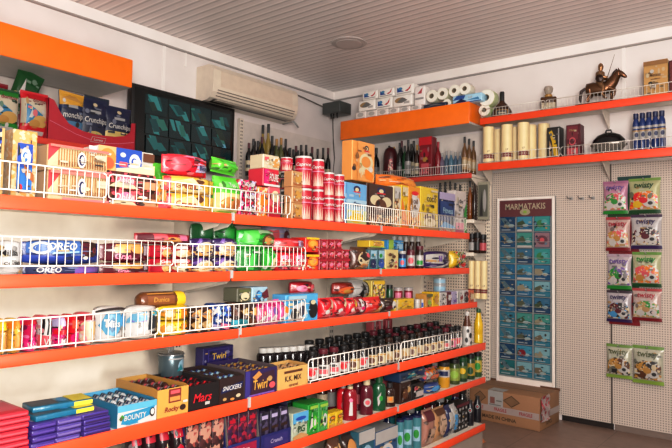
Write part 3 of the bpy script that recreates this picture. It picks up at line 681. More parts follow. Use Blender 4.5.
bag('B',(262,226,290,240),'biscuit_pack','white and purple bag at the back under the top shelf','biscuits',F_('lilac'),[('r',.1,.2,.4,.8,'rose'),('e',.7,.5,.15,.3,'maroon')],d=.08,sb=.16,seal='h',zfix=1.262)
for i,(y0,y1) in enumerate(((254.5,270.5),(237.5,254))):
    box('B',(305.5,y0,318.5,y1),'biscuit_box','red box with orange disc, %s of the pair'%('lower','upper')[i],'biscuit box',(225,40,25),[('r',.0,.86,1,1,'yellow'),('e',.5,.58,.4,.3,'orange'),('e',.5,.58,.28,.2,(255,180,60)),('t','TUC',.5,.2,.14,.5,'yellow')],d=.09,sb=.018,group='red boxes with orange disc')
xs=[319.2,327,334.6,342.2,349.6]
for j,(y0,y1) in enumerate(((259.6,269.8),(249.6,259.6),(239.4,249.6))):
    for i in range(4):
        if j==2 and i==3: continue
        box('B',(xs[i],y0,xs[i+1]-.3,y1),'dessert_box','small dark red dessert box, %s in the %s row'%(ORD[i],('bottom','middle','top')[j]),'dessert box',(165,12,32),[('e',.5,.5,.3,.22,(225,70,80)),('p',[(.15,.5),(.5,.75),(.85,.6),(.5,.4)],'pink'),('r',0,.88,1,1,'crimson'),('r',0,0,1,.12,'dred')],d=.08,sb=.018,group='dark red dessert boxes')
bag('B',(351,247,368.5,269.5),'snack_bag','brown and cream pouch standing beside the dark red boxes','snack bag',F_((90,50,35)),[('e',.5,.5,.38,.3,'cream'),('p',[(.2,.6),(.5,.85),(.8,.5),(.5,.4)],'dbrown'),('p',[(.1,.05),(.4,.3),(.95,.2),(.9,.05)],(225,150,70)),('e',.7,.65,.12,.1,'rose')],d=.07,sb=.02)
for i,(x0,x1,c,q) in enumerate(((368.8,376.6,'teal','navy'),(376.9,384.5,'green','blue'))):
    box('B',(x0,249.5,x1,269),'tea_box',('teal and navy tea box under the yellow box','green and blue tea box under the yellow box')[i],'tea',(60,110,120),[('r',.1,.55,.9,.95,'pale'),('e',.5,.3,.38,.22,q),('e',.4,.7,.2,.1,c),('r',.0,.0,1,.1,c)],d=.07,sb=.018)
box('B',(369.5,240.5,384.5,249.3),'tea_box','yellow box lying across two tea boxes','tea',(245,205,45),[('e',.5,.5,.25,.3,'gold'),('r',.0,.0,1,.12,'lime')],d=.08,sb=.018)
box('B',(385.5,249.5,398.5,269.5),'cereal_box','cream box with brown dots near the price clip','cereal',(240,220,150),[('e',.3,.75,.12,.08,'brown'),('e',.6,.65,.12,.08,'brown'),('e',.45,.45,.13,.08,'dbrown'),('e',.7,.4,.1,.07,'rose'),('e',.35,.2,.13,.08,'brown'),('e',.72,.17,.1,.06,'dred')],d=.05,sb=.018)
box('B',(388,240,403.5,250),'tea_box','sky blue box lying behind the cream dotted box','tea',(55,155,215),[('r',.0,.0,.3,1,'lime'),('r',.5,.3,.9,.7,'pale')],d=.05,sb=.07,zfix=1.245)
def jar(sh,r,label,base,cap,lab,art,sb=.03,group=None,cat='jar',zfix=None,name='jar'):
    return lathe_thing(sh,r,name,label,cat,JAR,base,JARC,cap,lab,art,sb=sb,group=group,capname='lid',zfix=zfix)
for i,x in enumerate((391,397,403,409.2,415.2)):
    jar('B',(x,236.5,x+5.6,262),'white lidded dark jar in the back row, %s from the dotted box'%ORD[i],'dbrown','white',None,(),.11,'dark jars with white lids',zfix=1.1545)
jar('B',(398.6,251,406,269),'blue labelled jar beside the cream dotted box','navy','lgrey',(.15,.6,'sky'),[('e',.5,.5,.2,.3,'rose')],.03)
jar('B',(406.6,246,415,268.5),'dark red sauce jar with pale label','maroon','dbrown',(.15,.6,'lgrey'),[('e',.5,.5,.25,.3,'rose')],.03)
jar('B',(415.8,246,423.6,268.5),'dark sauce jar with green and white label','dbrown','maroon',(.15,.6,'lgrey'),[('r',.2,.1,.8,.5,'green'),('e',.5,.7,.2,.2,'white')],.03)
bag('B',(424.5,251,449.5,269.5),'coffee_bag','purple bag with white rectangular label and pale sweep','coffee bag',F_('dpurple'),[('r',.05,.3,.5,.85,'lgrey'),('r',.33,.42,.44,.74,'violet'),('p',[(.05,.05),(.5,.15),(.9,.55),(.92,.48),(.5,.05)],'white')],d=.09,sb=.02,seal='h',p=3)
bag('B',(450,251,458.6,269),'snack_bag','round yellow bag next to the purple bag','snack bag',F_('yellow'),[('p',[(.3,.1),(.6,.45),(.7,.4),(.5,.08)],'dpurple')],d=.08,sb=.02)
for i,(y0,y1) in enumerate(((260.5,269.5),(252,260.5))):
    box('B',(459.3,y0,466.5,y1),'tea_box','tiny red white and green box, %s of the end pair'%('lower','upper')[i],'tea',busy(['red','white','green','dark','cream'],110,seed=i),[('e',.5,.5,.25,.25,'red')],d=.06,sb=.018,group='tiny end boxes')

# ---------------- third shelf
for i,(x0,x1,c,a) in enumerate(((-10,5,(240,170,50),[('e',.5,.4,.35,.25,'biscuit'),('r',.1,.7,.9,.92,'yellow')]),(5.5,19,(245,185,60),[('e',.6,.35,.35,.3,(225,140,60)),('r',.0,.75,.6,.95,'orange')]))):
    bag('C',(x0,318,x1,354),'biscuit_pack',('amber biscuit pack cut off by the picture edge','amber biscuit pack beside the magenta packs')[i],'biscuits',F_(c),a,d=.09,sb=.02,seal='h',p=4)
mz=lambda t:[('r',.05,.05,.95,.32,(235,40,130)),('t',t,.5,.2,.2,.7,'white'),('e',.3,.62,.2,.2,(190,15,80)),('r',.1,.82,.9,.95,'crimson')]
zeb=[('p',[(.0+.25*k,.02),(.12+.25*k,.02),(.32+.25*k,.98),(.2+.25*k,.98)],'black') for k in range(3)]
def mag(x0,x1,y0,y1,label,c,a): return bag('C',(x0,y0,x1,y1),'biscuit_pack',label,'biscuits',F_(c),a,d=.10,sb=.02,seal='h',p=4)
mag(18.5,35,317,352.5,'magenta pack with white lettering beside the amber packs','magenta',mz('Wafer'))
mag(35.3,48.5,315,350.5,'magenta pack with black and white zebra stripes','rose',[('r',.06,.45,.94,.95,'white')]+[('p',[(.1+.22*k,.47),(.2+.22*k,.47),(.28+.22*k,.93),(.18+.22*k,.93)],'black') for k in range(4)]+[('t','Vivo',.5,.25,.25,.7,'white')])
mag(48.8,64,315,348.5,'magenta pack with pale panel right of the zebra pack','magenta',[('r',.05,.7,.6,.95,'lilac'),('t','Milk',.6,.25,.2,.6,'white'),('r',.1,.45,.9,.6,'red')])
mag(64.3,75,314,347,'red pack between magenta and cookie picture packs','red',[('e',.5,.3,.35,.2,'magenta'),('r',.2,.6,.9,.85,(230,90,60))])
mag(75.3,93,312,345.5,'rose pack with cream cookies picture beside the white packs','rose',[('e',.4,.3,.35,.25,'skin'),('e',.7,.55,.28,.22,(230,180,120)),('r',.0,.8,1,.95,'dred'),('e',.3,.65,.2,.15,'cream')])
wv=[('p',[(.08,.5),(.2,.85),(.55,.9),(.66,.55),(.45,.2),(.2,.25)],(80,150,185)),('p',[(.2,.5),(.35,.75),(.5,.5),(.35,.3)],(40,95,130)),('t','Hypno',.36,.55,.2,.36,'white'),('p',[(.68,.3),(.72,.88),(.97,.9),(.97,.35)],(30,45,60)),('e',.82,.6,.1,.2,'sky'),('r',.55,.5,.7,.62,'violet'),('r',.06,.93,.6,.99,'dark')]
bag('C',(93.5,306,125,344.5),'biscuit_pack','white pack with large blue wave picture','biscuits',F_('white'),[(wv[0]),wv[1],('t','Miss',.36,.55,.22,.4,'white'),('e',.75,.6,.18,.25,'sky'),('r',.05,.92,.9,.98,'dark')],d=.10,sb=.02,seal='h',p=5)
bag('C',(125.3,305,157,341),'biscuit_pack','white pack with dark cup picture beside the yellow packs','biscuits',F_('white'),[('p',[(.45,.3),(.5,.9),(.98,.9),(.95,.35)],(30,40,50)),('e',.72,.8,.2,.1,'cyan'),('r',.1,.55,.4,.66,'violet'),('p',[(.02,.5),(.1,.8),(.4,.85),(.42,.6)],(110,170,200)),('p',[(.5,.25),(.7,.1),(.95,.3),(.9,.36),(.7,.2)],'black')],d=.10,sb=.02,seal='h',p=5)
for i,(y0,y1) in enumerate(((320,335.5),(305,320))):
    bag('C',(157.5,y0,188,y1),'biscuit_pack','yellow pack with orange rings, %s of the pair'%('lower','upper')[i],'biscuits',F_((245,200,25)),[('e',.2,.5,.14,.4,(235,150,40)),('e',.2,.5,.08,.25,'cream'),('e',.62,.5,.12,.35,'orange'),('r',.35,.2,.5,.9,'lemon'),('r',.85,.1,.95,.9,'gold')],d=.09,sb=.02,seal='h',p=4,group='yellow ring packs')
# roll
rz=SH['C'][2]+.115
p0=along(138,0,XC-.07,1.07); p1=along(180,0,XC-.07,1.07); Lr=p1-p0
t=thing('biscuit_roll','brown biscuit roll with yellow crimped end lying on the packs','biscuits',(XC-.08,p0,1.064))
M=Matrix.Rotation(-PI/2,4,'X'); rr=.030
br=MB().lathe([(.006,0),(rr*.7,.006),(rr,.02),(rr,Lr-.03),(rr*.9,Lr-.022)],F_((105,55,22)),18,M)
def rs(u,v,o,side=1):
    a=(v-.45)*2.0; return Vector(((rr+o)*math.cos(a),.02+u*(Lr-.05),(rr+o)*math.sin(a)))
br.art(rs,[('r',.05,.25,.95,.75,(130,75,30)),('t','Dunica',.5,.52,.3,.8,'gold',.15),('r',.05,.85,.95,.92,'gold')],(Lr-.05)/(2*rr)); br.build('wrapper',t)
V=[];n=12
e=MB().lathe([(rr*.92,Lr-.024),(rr*1.02,Lr-.01),(rr*.95,Lr+.012),(rr*.3,Lr+.018)],'yellow',10,M); e.build('end_twist',t)
for i,(x0,x1,a) in enumerate(((188.5,198,'dbrown'),(198.3,208,'choc'))):
    bag('C',(x0,306,x1,332.5),'biscuit_pack',('dark pack with tan biscuits beside the yellow packs','dark pack with tan biscuits beside the blue packs')[i],'biscuits',F_(a),[('e',.5,.3,.42,.22,'tan'),('e',.5,.7,.42,.2,'biscuit'),('e',.5,.3,.2,.1,'beige')],d=.09,sb=.02,seal='h',p=4)
for i,(x0,x1) in enumerate(((208.3,217.5),(217.8,227))):
    bag('C',(x0,303,x1,330.5),'biscuit_pack',('blue pack with white shapes beside the tan biscuit packs','blue pack with pink base beside the cocoa packs')[i],'biscuits',F_((25,60,130)),[('r',.1,.55,.9,.9,busy(['white','blue','navy','pale'],90,seed=i)),('r',0,.05,1,.25,('lilac','pink')[i]),('t','Mix',.5,.4,.15,.7,'white')],d=.09,sb=.02,seal='h',p=4)
for i,(x0,x1) in enumerate(((227.3,236),(236.3,244),(244.3,252.5))):
    bag('C',(x0,302,x1,328.5),'biscuit_pack',('cocoa brown pack with teal base, beside the blue packs','cocoa brown pack over the bay joint','cocoa brown pack with caramel picture beside the pink bags')[i],'biscuits',F_('choc'),[('r',0,.05,1,.35,('cyan','teal','brown')[i]),('e',.5,.65,.35,.16,('brown','tan','biscuit')[i]),('r',.15,.85,.85,.95,'dbrown')],d=.09,sb=.02,seal='h',p=4)
for i,(x0,x1,c) in enumerate(((253,263,'pink'),(263.3,274,(240,120,180)),(274.3,285,(235,100,160)))):
    bag('C',(x0,(302,301,299)[i],x1,(328,326,325)[i]),'snack_bag',('pink bag with pale swoosh beside the cocoa packs','pink bag with purple lettering, middle of the pink trio','pink bag with orange puff beside the light blue box')[i],'snack bag',F_(c),[('p',[(.1,.2),(.5,.5),(.9,.4),(.7,.2)],'white'),('e',.6,.6,.28,.16,('magenta','violet','orange')[i]),('r',.1,.8,.9,.92,'magenta')],d=.08,sb=.02,p=2.6)
box('C',(237,288,251.5,301.5),'biscuit_box','olive box lying on the cocoa packs','biscuit box',(90,90,70),[('e',.5,.4,.3,.3,'cream'),('r',.1,.7,.9,.9,'olive')],d=.08,sb=.03)
box('C',(252,287,268,301),'biscuit_box','white and blue box lying on the pink bags','biscuit box','pale',[('p',[(0,.0),(.3,.8),(.6,.6),(.4,0)],(30,80,130)),('p',[(.5,.5),(.9,.9),(1,.3),(.7,.2)],'maroon'),('e',.4,.5,.15,.2,'sky')],d=.08,sb=.03)
box('C',(285.5,294,318,324),'biscuit_box','light blue box with black cookie and splash of milk','biscuit box',(80,175,225),[('p',[(.05,.1),(.2,.6),(.5,.75),(.65,.3),(.5,.05)],'white'),('e',.82,.42,.14,.3,'black'),('e',.25,.3,.12,.22,'dark'),('e',.48,.4,.1,.2,(60,60,80)),('r',.05,.82,.6,.95,'pale')],d=.08,sb=.018)
bag('C',(291,281,313,294),'snack_bag','red bag lying at the back above the light blue box','snack bag',F_((180,20,35)),[('e',.25,.5,.15,.25,'pink'),('e',.7,.5,.18,.3,'rose')],d=.10,sb=.10,seal='h',zfix=1.045)
rb=lambda i:[('p',[(.1,.1),(.4,.35),(.9,.2),(.8,.08)],'rose'),('p',[(.5,.6),(.85,.95),(.95,.85),(.65,.5)],('skin','cream','yellow','orange')[i%4]),('e',.3,.35,.15,.12,'white'),('r',.1,.85,.5,.95,'dred')]
for i,(x0,x1,y0,c,l) in enumerate(((318.5,331,298,'red','red bag with pale corner beside the light blue box'),(331.3,344.5,297,(210,25,40),'red bag with cream corner, second from the light blue box'),(344.8,354,298,(225,30,45),'red bag with white blot before the dark striped bag'),(354.3,363,297,'dred','dark red striped bag beside the orange corner bag'),(363.3,380,297,(215,30,30),'red bag with yellow orange lower corner'))):
    a=rb(i)
    if i==3: a=[('r',.2,.2,.5,.9,'white'),('r',.6,.1,.8,.8,'black'),('e',.4,.4,.2,.1,'magenta')]
    if i==4: a=[('p',[(.4,.05),(.7,.5),(.95,.6),(.95,.05)],(250,165,40)),('e',.4,.7,.25,.15,(235,70,50)),('e',.75,.3,.15,.1,'cream')]
    bag('C',(x0,y0,x1,319-i*.6),'sweet_bag',l,'sweets',F_(c),a,d=.07,sb=.022,p=2.6)
bag('C',(333,282,353,298),'snack_bag','dark red and orange bag lying behind the red bags','snack bag',F_((150,35,25)),[('e',.5,.35,.4,.3,(225,100,35)),('e',.4,.3,.15,.15,'gold')],d=.09,sb=.10,seal='h',zfix=1.035)
bag('C',(349,280,371,299),'snack_bag','white and black bag standing behind the red bags','snack bag',F_('lgrey'),[('p',[(.1,.1),(.4,.6),(.5,.1)],'black'),('p',[(.6,.2),(.65,.95),(.98,.95),(.95,.15)],'dbrown'),('p',[(.35,.5),(.45,.9),(.55,.5)],'black'),('e',.8,.3,.1,.15,'brown')],d=.07,sb=.12,zfix=1.0)
box('C',(371.5,280,385,300),'tea_box','yellow patterned box behind the dark packs','tea',(225,200,90),[('r',.05,.05,.95,.95,busy(['gold','olive','lemon','cream','brown'],80)),('r',.1,.8,.9,.95,'yellow')],d=.06,sb=.10,zfix=.99)
bag('C',(380.5,298,395,314),'sweet_bag','dark brown bag with white blot beside the yellow box','sweets',F_('dbrown'),[('e',.7,.5,.25,.3,'white'),('e',.3,.3,.2,.2,'maroon')],d=.06,sb=.02)
box('C',(395.3,299,414,312),'tea_box','bright yellow box with brown lettering','tea','yellow',[('r',0,0,.1,1,'cream'),('t','Caney',.5,.55,.35,.6,'gold',.1),('r',.1,.15,.9,.22,'gold')],d=.07,sb=.018)
jar('C',(386,285,393,304),'dark green jar at the back beside the pink tins','dgreen','black',None,(),.13,zfix=.9425)
def can(sh,r,label,base,art=(),sb=.03,group=None,zfix=None,lid='silver',cat='tin',name='food_tin'):
    return lathe_thing(sh,r,name,label,cat,CANP,base,CANC,lid,None,art,sb=sb,group=group,zfix=zfix,capname='lid')
for i,x in enumerate((393.6,403.8)):
    can('C',(x,287.5,x+9,306),('pink and dark red tin beside the green jar','pink and dark red tin behind the yellow box end')[i],'dred',[('r',.25,.3,.75,.75,'pink'),('r',0,.85,1,.92,'lgrey')],.12,zfix=.9425)
for i,x in enumerate((414.5,420.2)):
    can('C',(x,299,x+5.4,310.3),('small white tin beside the yellow box','small blue and white tin beside the gold boxes')[i],'white',[('r',.3,.1,.9,.6,('lgrey','blue')[i])],.03)
for i,(x0,x1,y0,c,a,l) in enumerate(((426,432,294,'gold',[('e',.5,.4,.3,.2,'lime'),('r',0,.8,1,1,'olive')],'gold and lime box beside the small blue tin'),(432.2,439.5,292,'yellow',[('e',.5,.5,.3,.3,'gold')],'plain yellow box between gold and white boxes'),(439.8,447,292.5,'white',[('r',.3,.1,.6,.9,busy(['dark','white','lgrey'],100))],'white box with dark marks beside yellow box'),(447.2,451.5,292,'maroon',[('r',.1,.4,.9,.8,'white')],'slim maroon box between white boxes'),(451.8,457,291.5,'lilac',[('r',.2,.2,.8,.4,'violet')],'slim lilac box beside the maroon box'),(457.3,463,290.5,'white',[('e',.6,.5,.3,.2,'dred'),('r',.1,.1,.4,.9,'lgrey')],'white box with dark red spot near the shelf end'),(463.2,468.5,290,'white',[('e',.5,.3,.4,.2,'dark'),('e',.5,.7,.4,.2,'maroon')],'white box with two dark spots near the shelf end'),(468.7,474,290,(225,110,70),[('r',.2,.3,.8,.7,'cream')],'orange red box ending the third shelf'))):
    box('C',(x0,y0,x1,310-(x0-426)*.08),'food_box',l,'box',c,a,d=.07,sb=.018)
for i,(y0,y1) in enumerate(((284,291.5),(277.5,284))):
    can('C',(433,y0,446,y1),'silver tin with pale label at the back, %s of the stack'%('lower','upper')[i],'silver',[('r',.1,.2,.9,.75,'pale')],.10,'stacked silver tins',zfix=(.99,None)[i] if 0 else (1.005 if i==0 else None))
can('C',(433,291.4,446,305),'dark tin under the two silver tins','dark',[('r',.1,.3,.9,.7,'grey')],.10,zfix=.9425)

# ---------------- fourth shelf : bars, cartons, bottles
def slab_stack(px0,px1,py_top,n,name,labf,cat,mats,art,dep,hh,sb,grp,jit=.004):
    X=XD-sb; z=SH['D'][2]; a0=along(px0,0,X,z+.05); a1=along(px1,0,X,z+.05); w=a1-a0; proto=None
    for i in range(n):
        loc=(X-dep/2+random.uniform(-jit,jit),(a0+a1)/2+random.uniform(-jit,jit),z+i*hh)
        if proto is None:
            mb=MB().cbox(-w/2,w/2,-dep/2,dep/2,0,hh-.0008,mats,.0035,2)
            mb.art(lambda u,v,o: Vector(((u-.5)*w,(v-.5)*dep,hh-.0008+o)),art,w/dep,.0001,.0001)
            mb.add([(-w/2+.004,-dep/2-.0002,hh*.3),(w/2-.004,-dep/2-.0002,hh*.3),(w/2-.004,-dep/2-.0002,hh*.62),(-w/2+.004,-dep/2-.0002,hh*.62)],[(0,1,2,3)],art[0][5] if art else mats)
            proto=tag(mb.build(name,None,loc,PI/2),labf(i),cat,grp)
        else:
            o=proto.copy(); C.objects.link(o); o.location=loc; o.rotation_euler=(0,0,PI/2+random.uniform(-.03,.03)); tag(o,labf(i),cat,grp)
    return a0,a1,z+n*hh
nth=lambda i:ORD[i]
NS=lambda px,py,hh=.0155: max(2,round((hit(px,py,0,XD-.02).z-SH['D'][2])/hh))
slab_stack(-14,29,405,NS(15,413),'chocolate_bar',lambda i:'red wrapped chocolate bar, %s from the bottom of the tall red stack'%nth(i),'chocolate bar',F_((195,38,58)),[('r',.1,.2,.9,.8,(215,85,100)),('r',.2,.3,.5,.7,(235,140,150)),('e',.4,.5,.2,.2,'rose')],.17,.0155,.015,'red chocolate bars')
slab_stack(-40,-15,405,NS(15,418),'chocolate_bar',lambda i:'crimson wrapped chocolate bar, %s from the bottom of the stack at picture edge'%nth(i),'chocolate bar',F_((150,30,48)),[('r',.1,.2,.9,.8,(215,80,95))],.17,.0155,.02,'crimson chocolate bars')
a0,a1,zt=slab_stack(31,56,405,NS(44,425,.0165),'chocolate_bar',lambda i:'purple wrapped chocolate bar, %s from the bottom beside the red stack'%nth(i),'chocolate bar',F_((62,40,125)),[('r',.1,.5,.9,.9,(90,65,150)),('e',.4,.3,.2,.15,'lilac')],.17,.0165,.015,'purple bars beside the red stack')
slab_stack(57,82,410,NS(70,418,.0165),'chocolate_bar',lambda i:'purple wrapped chocolate bar, %s from the bottom of the middle purple stack'%nth(i),'chocolate bar',F_((80,60,140)),[('r',.1,.5,.9,.9,(120,105,165)),('e',.5,.3,.3,.2,'lilac')],.17,.0165,.015,'purple bars in the middle stack')
slab_stack(83,110,410,NS(96,413,.0165),'chocolate_bar',lambda i:'purple wrapped chocolate bar, %s from the bottom beside the blue bar carton'%nth(i),'chocolate bar',F_((70,50,135)),[('r',.1,.5,.9,.9,'dpurple'),('e',.5,.3,.2,.12,'lilac')],.17,.0165,.015,'purple bars beside the blue carton')
for i in range(2):
    mb=MB().cbox(-.085,.085,-.042,.042,0,.0155,F_((25,110,140)),.003,2)
    mb.art(lambda u,v,o: Vector(((u-.5)*.168,(v-.5)*.082,.0156+o)),[('r',.0,.1,.45,.9,(70,75,85)),('r',.66,0,1,1,'lemon'),('e',.55,.5,.08,.3,'sky')],2)
    mb.add([(.03,-.0423,.002),(.084,-.0423,.002),(.084,-.0423,.0135),(.03,-.0423,.0135)],[(0,1,2,3)],'lemon')
    tag(mb.build('chocolate_bar',None,(XD-.075-.03*i,a0+.105+.012*i,zt+.0157*i),PI/2-.1*i),'teal bar with yellow end lying across the purple stacks, %s of two'%('lower','upper')[i],'chocolate bar','teal bars with yellow ends')
def carton(r,label,base,inner,front,dep,barname,barlab,barmat,barart,nx,ny,sh='D',sb=.014,name='bar_carton',upright_=False,lo=.55,grp=None):
    """open topped display carton with a low front and the bars in it"""
    ax,am,X,z,w,h=frame(sh,r,sb,dep); loc,rot=put(ax,am,X,dep,z); t_=.0025
    t=thing(name,label,'carton',loc,rot)
    mb=MB(); H=h; w-=.002
    mb.box(-w/2,w/2,-dep/2,dep/2,0,t_,base)
    mb.box(-w/2,w/2,-dep/2,-dep/2+t_,t_,H*(1 if not upright_ else lo),base)
    mb.box(-w/2,w/2,dep/2-t_,dep/2,t_,H*1.05,base)
    for s in (-1,1):
        x0=-w/2 if s<0 else w/2-t_
        P=[(-dep/2+t_,t_),(dep/2-t_,t_),(dep/2-t_,H*1.05),(-dep/2+t_+.02,H*1.05),(-dep/2+t_,H*(1 if not upright_ else lo))]
        V=[(x0,y,q) for y,q in P]+[(x0+t_,y,q) for y,q in P]; n=5
        mb.add(V,[tuple(reversed(range(n))) if s>0 or 1 else ()]+[tuple(range(n,2*n))]+[(i,(i+1)%n,(i+1)%n+n,i+n) for i in range(n)],inner)
    fh=H*(1 if not upright_ else lo)
    mb.art(lambda u,v,o: Vector(((u-.5)*w,-dep/2-o,v*fh)),front,w/fh)
    mb.build('tray',t)
    g=grp or barlab
    Rm=Matrix.Rotation(rot,4,'Z'); Tm=Matrix.Translation(loc)@Rm
    iw=w-2*t_-.002; idp=dep-2*t_-.004
    proto=None
    for j in range(ny):
        for i in range(nx):
            bw=iw/nx; bd=idp/ny
            if upright_: bx=(-iw/2+bw*(i+.5),-idp/2+bd*(j+.5)+.001,t_+.0005); hh=H*.93-.006*(j%2)
            else: bx=(-iw/2+bw*(i+.5),-idp/2+bd*(j+.5)+.001,t_+.0005); hh=H*.92
            p=Tm@Vector(bx)
            lab='%s, %s in the %s row'%(barlab,ordl(i,nx),('front','second','third','back')[j if j<ny-1 else (3 if ny>1 else 0)]) if ny>1 else '%s, %s of the row'%(barlab,ordl(i,nx))
            if proto is None:
                if upright_:
                    b=MB().cbox(-bw*.47,bw*.47,-bd*.46,bd*.46,0,hh,barmat,.004,2)
                    b.art(lambda u,v,o: Vector(((u-.5)*bw*.9,-bd*.46-o,v*hh)),barart,bw/hh,.0002,.0003)
                else:
                    b=MB().loft([[Vector((bw*.47*math.cos(q)*(k if k<1 else 1),y,hh*.55+hh*.45*math.sin(q)*k)) for q in [2*PI*m/10 for m in range(10)]] for y,k in ((-bd*.48,.25),(-bd*.44,.8),(-bd*.3,1),(bd*.3,1),(bd*.44,.8),(bd*.48,.25))],barmat)
                    def bs(u,v,o,bw=bw,bd=bd,hh=hh):
                        q=PI*(1-u)*.8+PI*.1; return Vector((bw*.475*math.cos(q),(v-.5)*bd*.7,hh*.55+(hh*.45+o)*math.sin(q)))
                    b.art(bs,barart,bw/bd,.0004,.0008)
                    b.box(-bw*.4,bw*.4,-bd*.4,bd*.4,0,hh*.5,barmat)
                proto=tag(b.build(barname,None,p,rot),lab,'chocolate bar',g)
            else:
                o=proto.copy(); C.objects.link(o); o.location=p; o.rotation_euler=(0,0,rot+random.uniform(-.03,.03)); tag(o,lab,'chocolate bar',g)
    return t
carton((117,403,156.5,431),'blue and white open carton of coconut bars',(90,175,215),(35,125,165),[('r',0,0,1,1,'white'),('r',0,.72,1,1,(95,180,215)),('p',[(.08,.2),(.15,.6),(.95,.75),(.9,.4),(.3,.1)],(35,140,180)),('p',[(.02,.42),(.1,.62),(.16,.5),(.12,.4)],'green'),('e',.08,.45,.04,.1,'olive'),('t','BOUNTY',.43,.44,.27,.62,'white',.1),('e',.87,.48,.07,.2,'dark'),('e',.87,.5,.05,.14,'white'),('r',.2,.14,.5,.2,(35,140,180))],.22,'chocolate_bar','white and blue bar in the coconut bar carton',F_((225,232,235)),[('r',0,.55,1,.75,'navy'),('r',0,.2,1,.35,(60,120,150)),('r',.2,.8,.8,.95,'dark')],5,3)
carton((157,388,188.5,418.5),'gold open carton of chocolate bars beside the coconut bars',(222,170,80),(200,145,60),[('r',.35,.50,.75,.97,(120,40,30)),('r',.38,.55,.72,.7,'biscuit'),('r',.4,.8,.7,.92,'rose'),('t','Rocky',.45,.27,.25,.7,(130,25,25),.25),('e',.8,.28,.1,.1,'dbrown'),('r',.8,.44,.95,.52,'white')],.24,'chocolate_bar','dark wrapped bar in the gold carton',F_((80,35,35)),[('r',0,.6,1,.8,'rose'),('r',.1,.15,.9,.35,'dbrown'),('r',0,.42,1,.5,'silver')],4,3)
carton((189,384,219,411),'black open carton of bars with red lettering',(25,20,22),(40,35,36),[('t','Mars',.45,.5,.38,.72,(205,25,40),.25),('r',.52,.18,.68,.3,'lgrey')],.24,'chocolate_bar','black wrapped bar in the black carton with red letters',F_((35,20,24)),[('r',.1,.5,.9,.7,'red'),('r',0,.1,1,.2,'dred')],4,3)
carton((219.3,377,244,404.5),'dark brown open carton of bars with blue white lettering',(45,25,25),(60,45,40),[('p',[(.05,.42),(.1,.62),(.97,.78),(.93,.55)],'navy'),('t','SNICKERS',.5,.6,.2,.84,'white',.25),('e',.2,.2,.08,.06,'tan'),('e',.75,.25,.1,.07,'beige'),('e',.5,.16,.09,.05,'biscuit')],.24,'chocolate_bar','brown and blue bar in the dark brown carton',F_((60,40,40)),[('r',.1,.4,.9,.65,'pale'),('r',.1,.7,.9,.8,'blue')],4,3)
carton((245,369,277,396.5),'purple open carton of twisted chocolate bars over the bay joint',(45,30,85),(90,75,80),[('r',.0,.0,.14,1,(60,50,130)),('p',[(.16,.1),(.25,.8),(.9,.9),(.97,.2)],(60,30,50)),('t','Twirl',.45,.45,.4,.5,(240,185,70),.1),('p',[(.2,.75),(.4,.95),(.5,.8),(.3,.62)],'biscuit'),('e',.75,.6,.08,.1,'tan'),('r',.1,.06,.9,.13,'violet'),('e',.82,.35,.1,.12,'rose')],.22,'chocolate_bar','purple and gold bar in the purple carton',F_((60,35,70)),[('r',.2,.3,.8,.6,'gold'),('r',.2,.75,.8,.85,'beige')],5,3)
carton((277.5,367,308,387),'tan open carton with dark brown letters beside the purple carton',(240,190,110),(215,165,90),[('t','K.K. MIX',.5,.5,.28,.6,'dbrown'),('r',.2,.75,.8,.86,'brown'),('t','caramel',.5,.2,.16,.55,'brown')],.11,'chocolate_bar','tan wrapped bar in the tan carton',F_((200,155,100)),[('r',.1,.4,.9,.6,'brown'),('r',.2,.7,.8,.8,'cream')],4,2)
box('D',(203,346.5,233.5,367.5),'display_box','navy chocolate display box with gold script standing at the back','carton',(38,28,95),[('r',.12,.2,.82,.9,(60,50,130)),('r',.15,.24,.79,.86,(38,28,95)),('t','Twirl',.47,.55,.36,.5,(235,190,70),.1),('r',.08,.05,.95,.14,'lilac')],d=.05,sb=.26,zfix=.775)
# tin pail with wire handles
ax,am,X,z,w,h=frame('D',(167.5,351,191,375),.20,.10,zfix=.775)
t=thing('tin_pail','blue grey metal tin pail with wire handles behind the black carton','pail',(X-w/2,am,z),PI/2+.5)
MB().lathe([(0,0),(w*.40,0),(w*.42,.003),(w*.45,h*.8),(w*.44,h*.82)],mat((88,108,116),.3,metal=.4),22).lathe([(w*.445,h*.80),(w*.47,h*.81),(w*.47,h*.86),(w*.42,h*.90),(0,h*.91)],mat('silver',.25,metal=.7),22).art(cylS(w*.44,0,h*.8),[('e',.5,.5,.2,.3,'pale'),('p',[(.55,.2),(.7,.5),(.8,.2)],'tan'),('p',[(.25,.25),(.4,.6),(.5,.3)],'teal'),('r',0,.82,1,.9,'silver')],2.2,.0006,.0008).build('body',t)
for s in (-1,1): MB().tube([(s*w*.12-.008,0,h*.9),(s*w*.12-.006,0,h*1.12),(s*w*.12+.006,0,h*1.12),(s*w*.12+.008,0,h*.9)],.0025,'lgrey').build('handle',t)
MB().box(-.012,.012,-.012,.012,-.002,0,'grey')
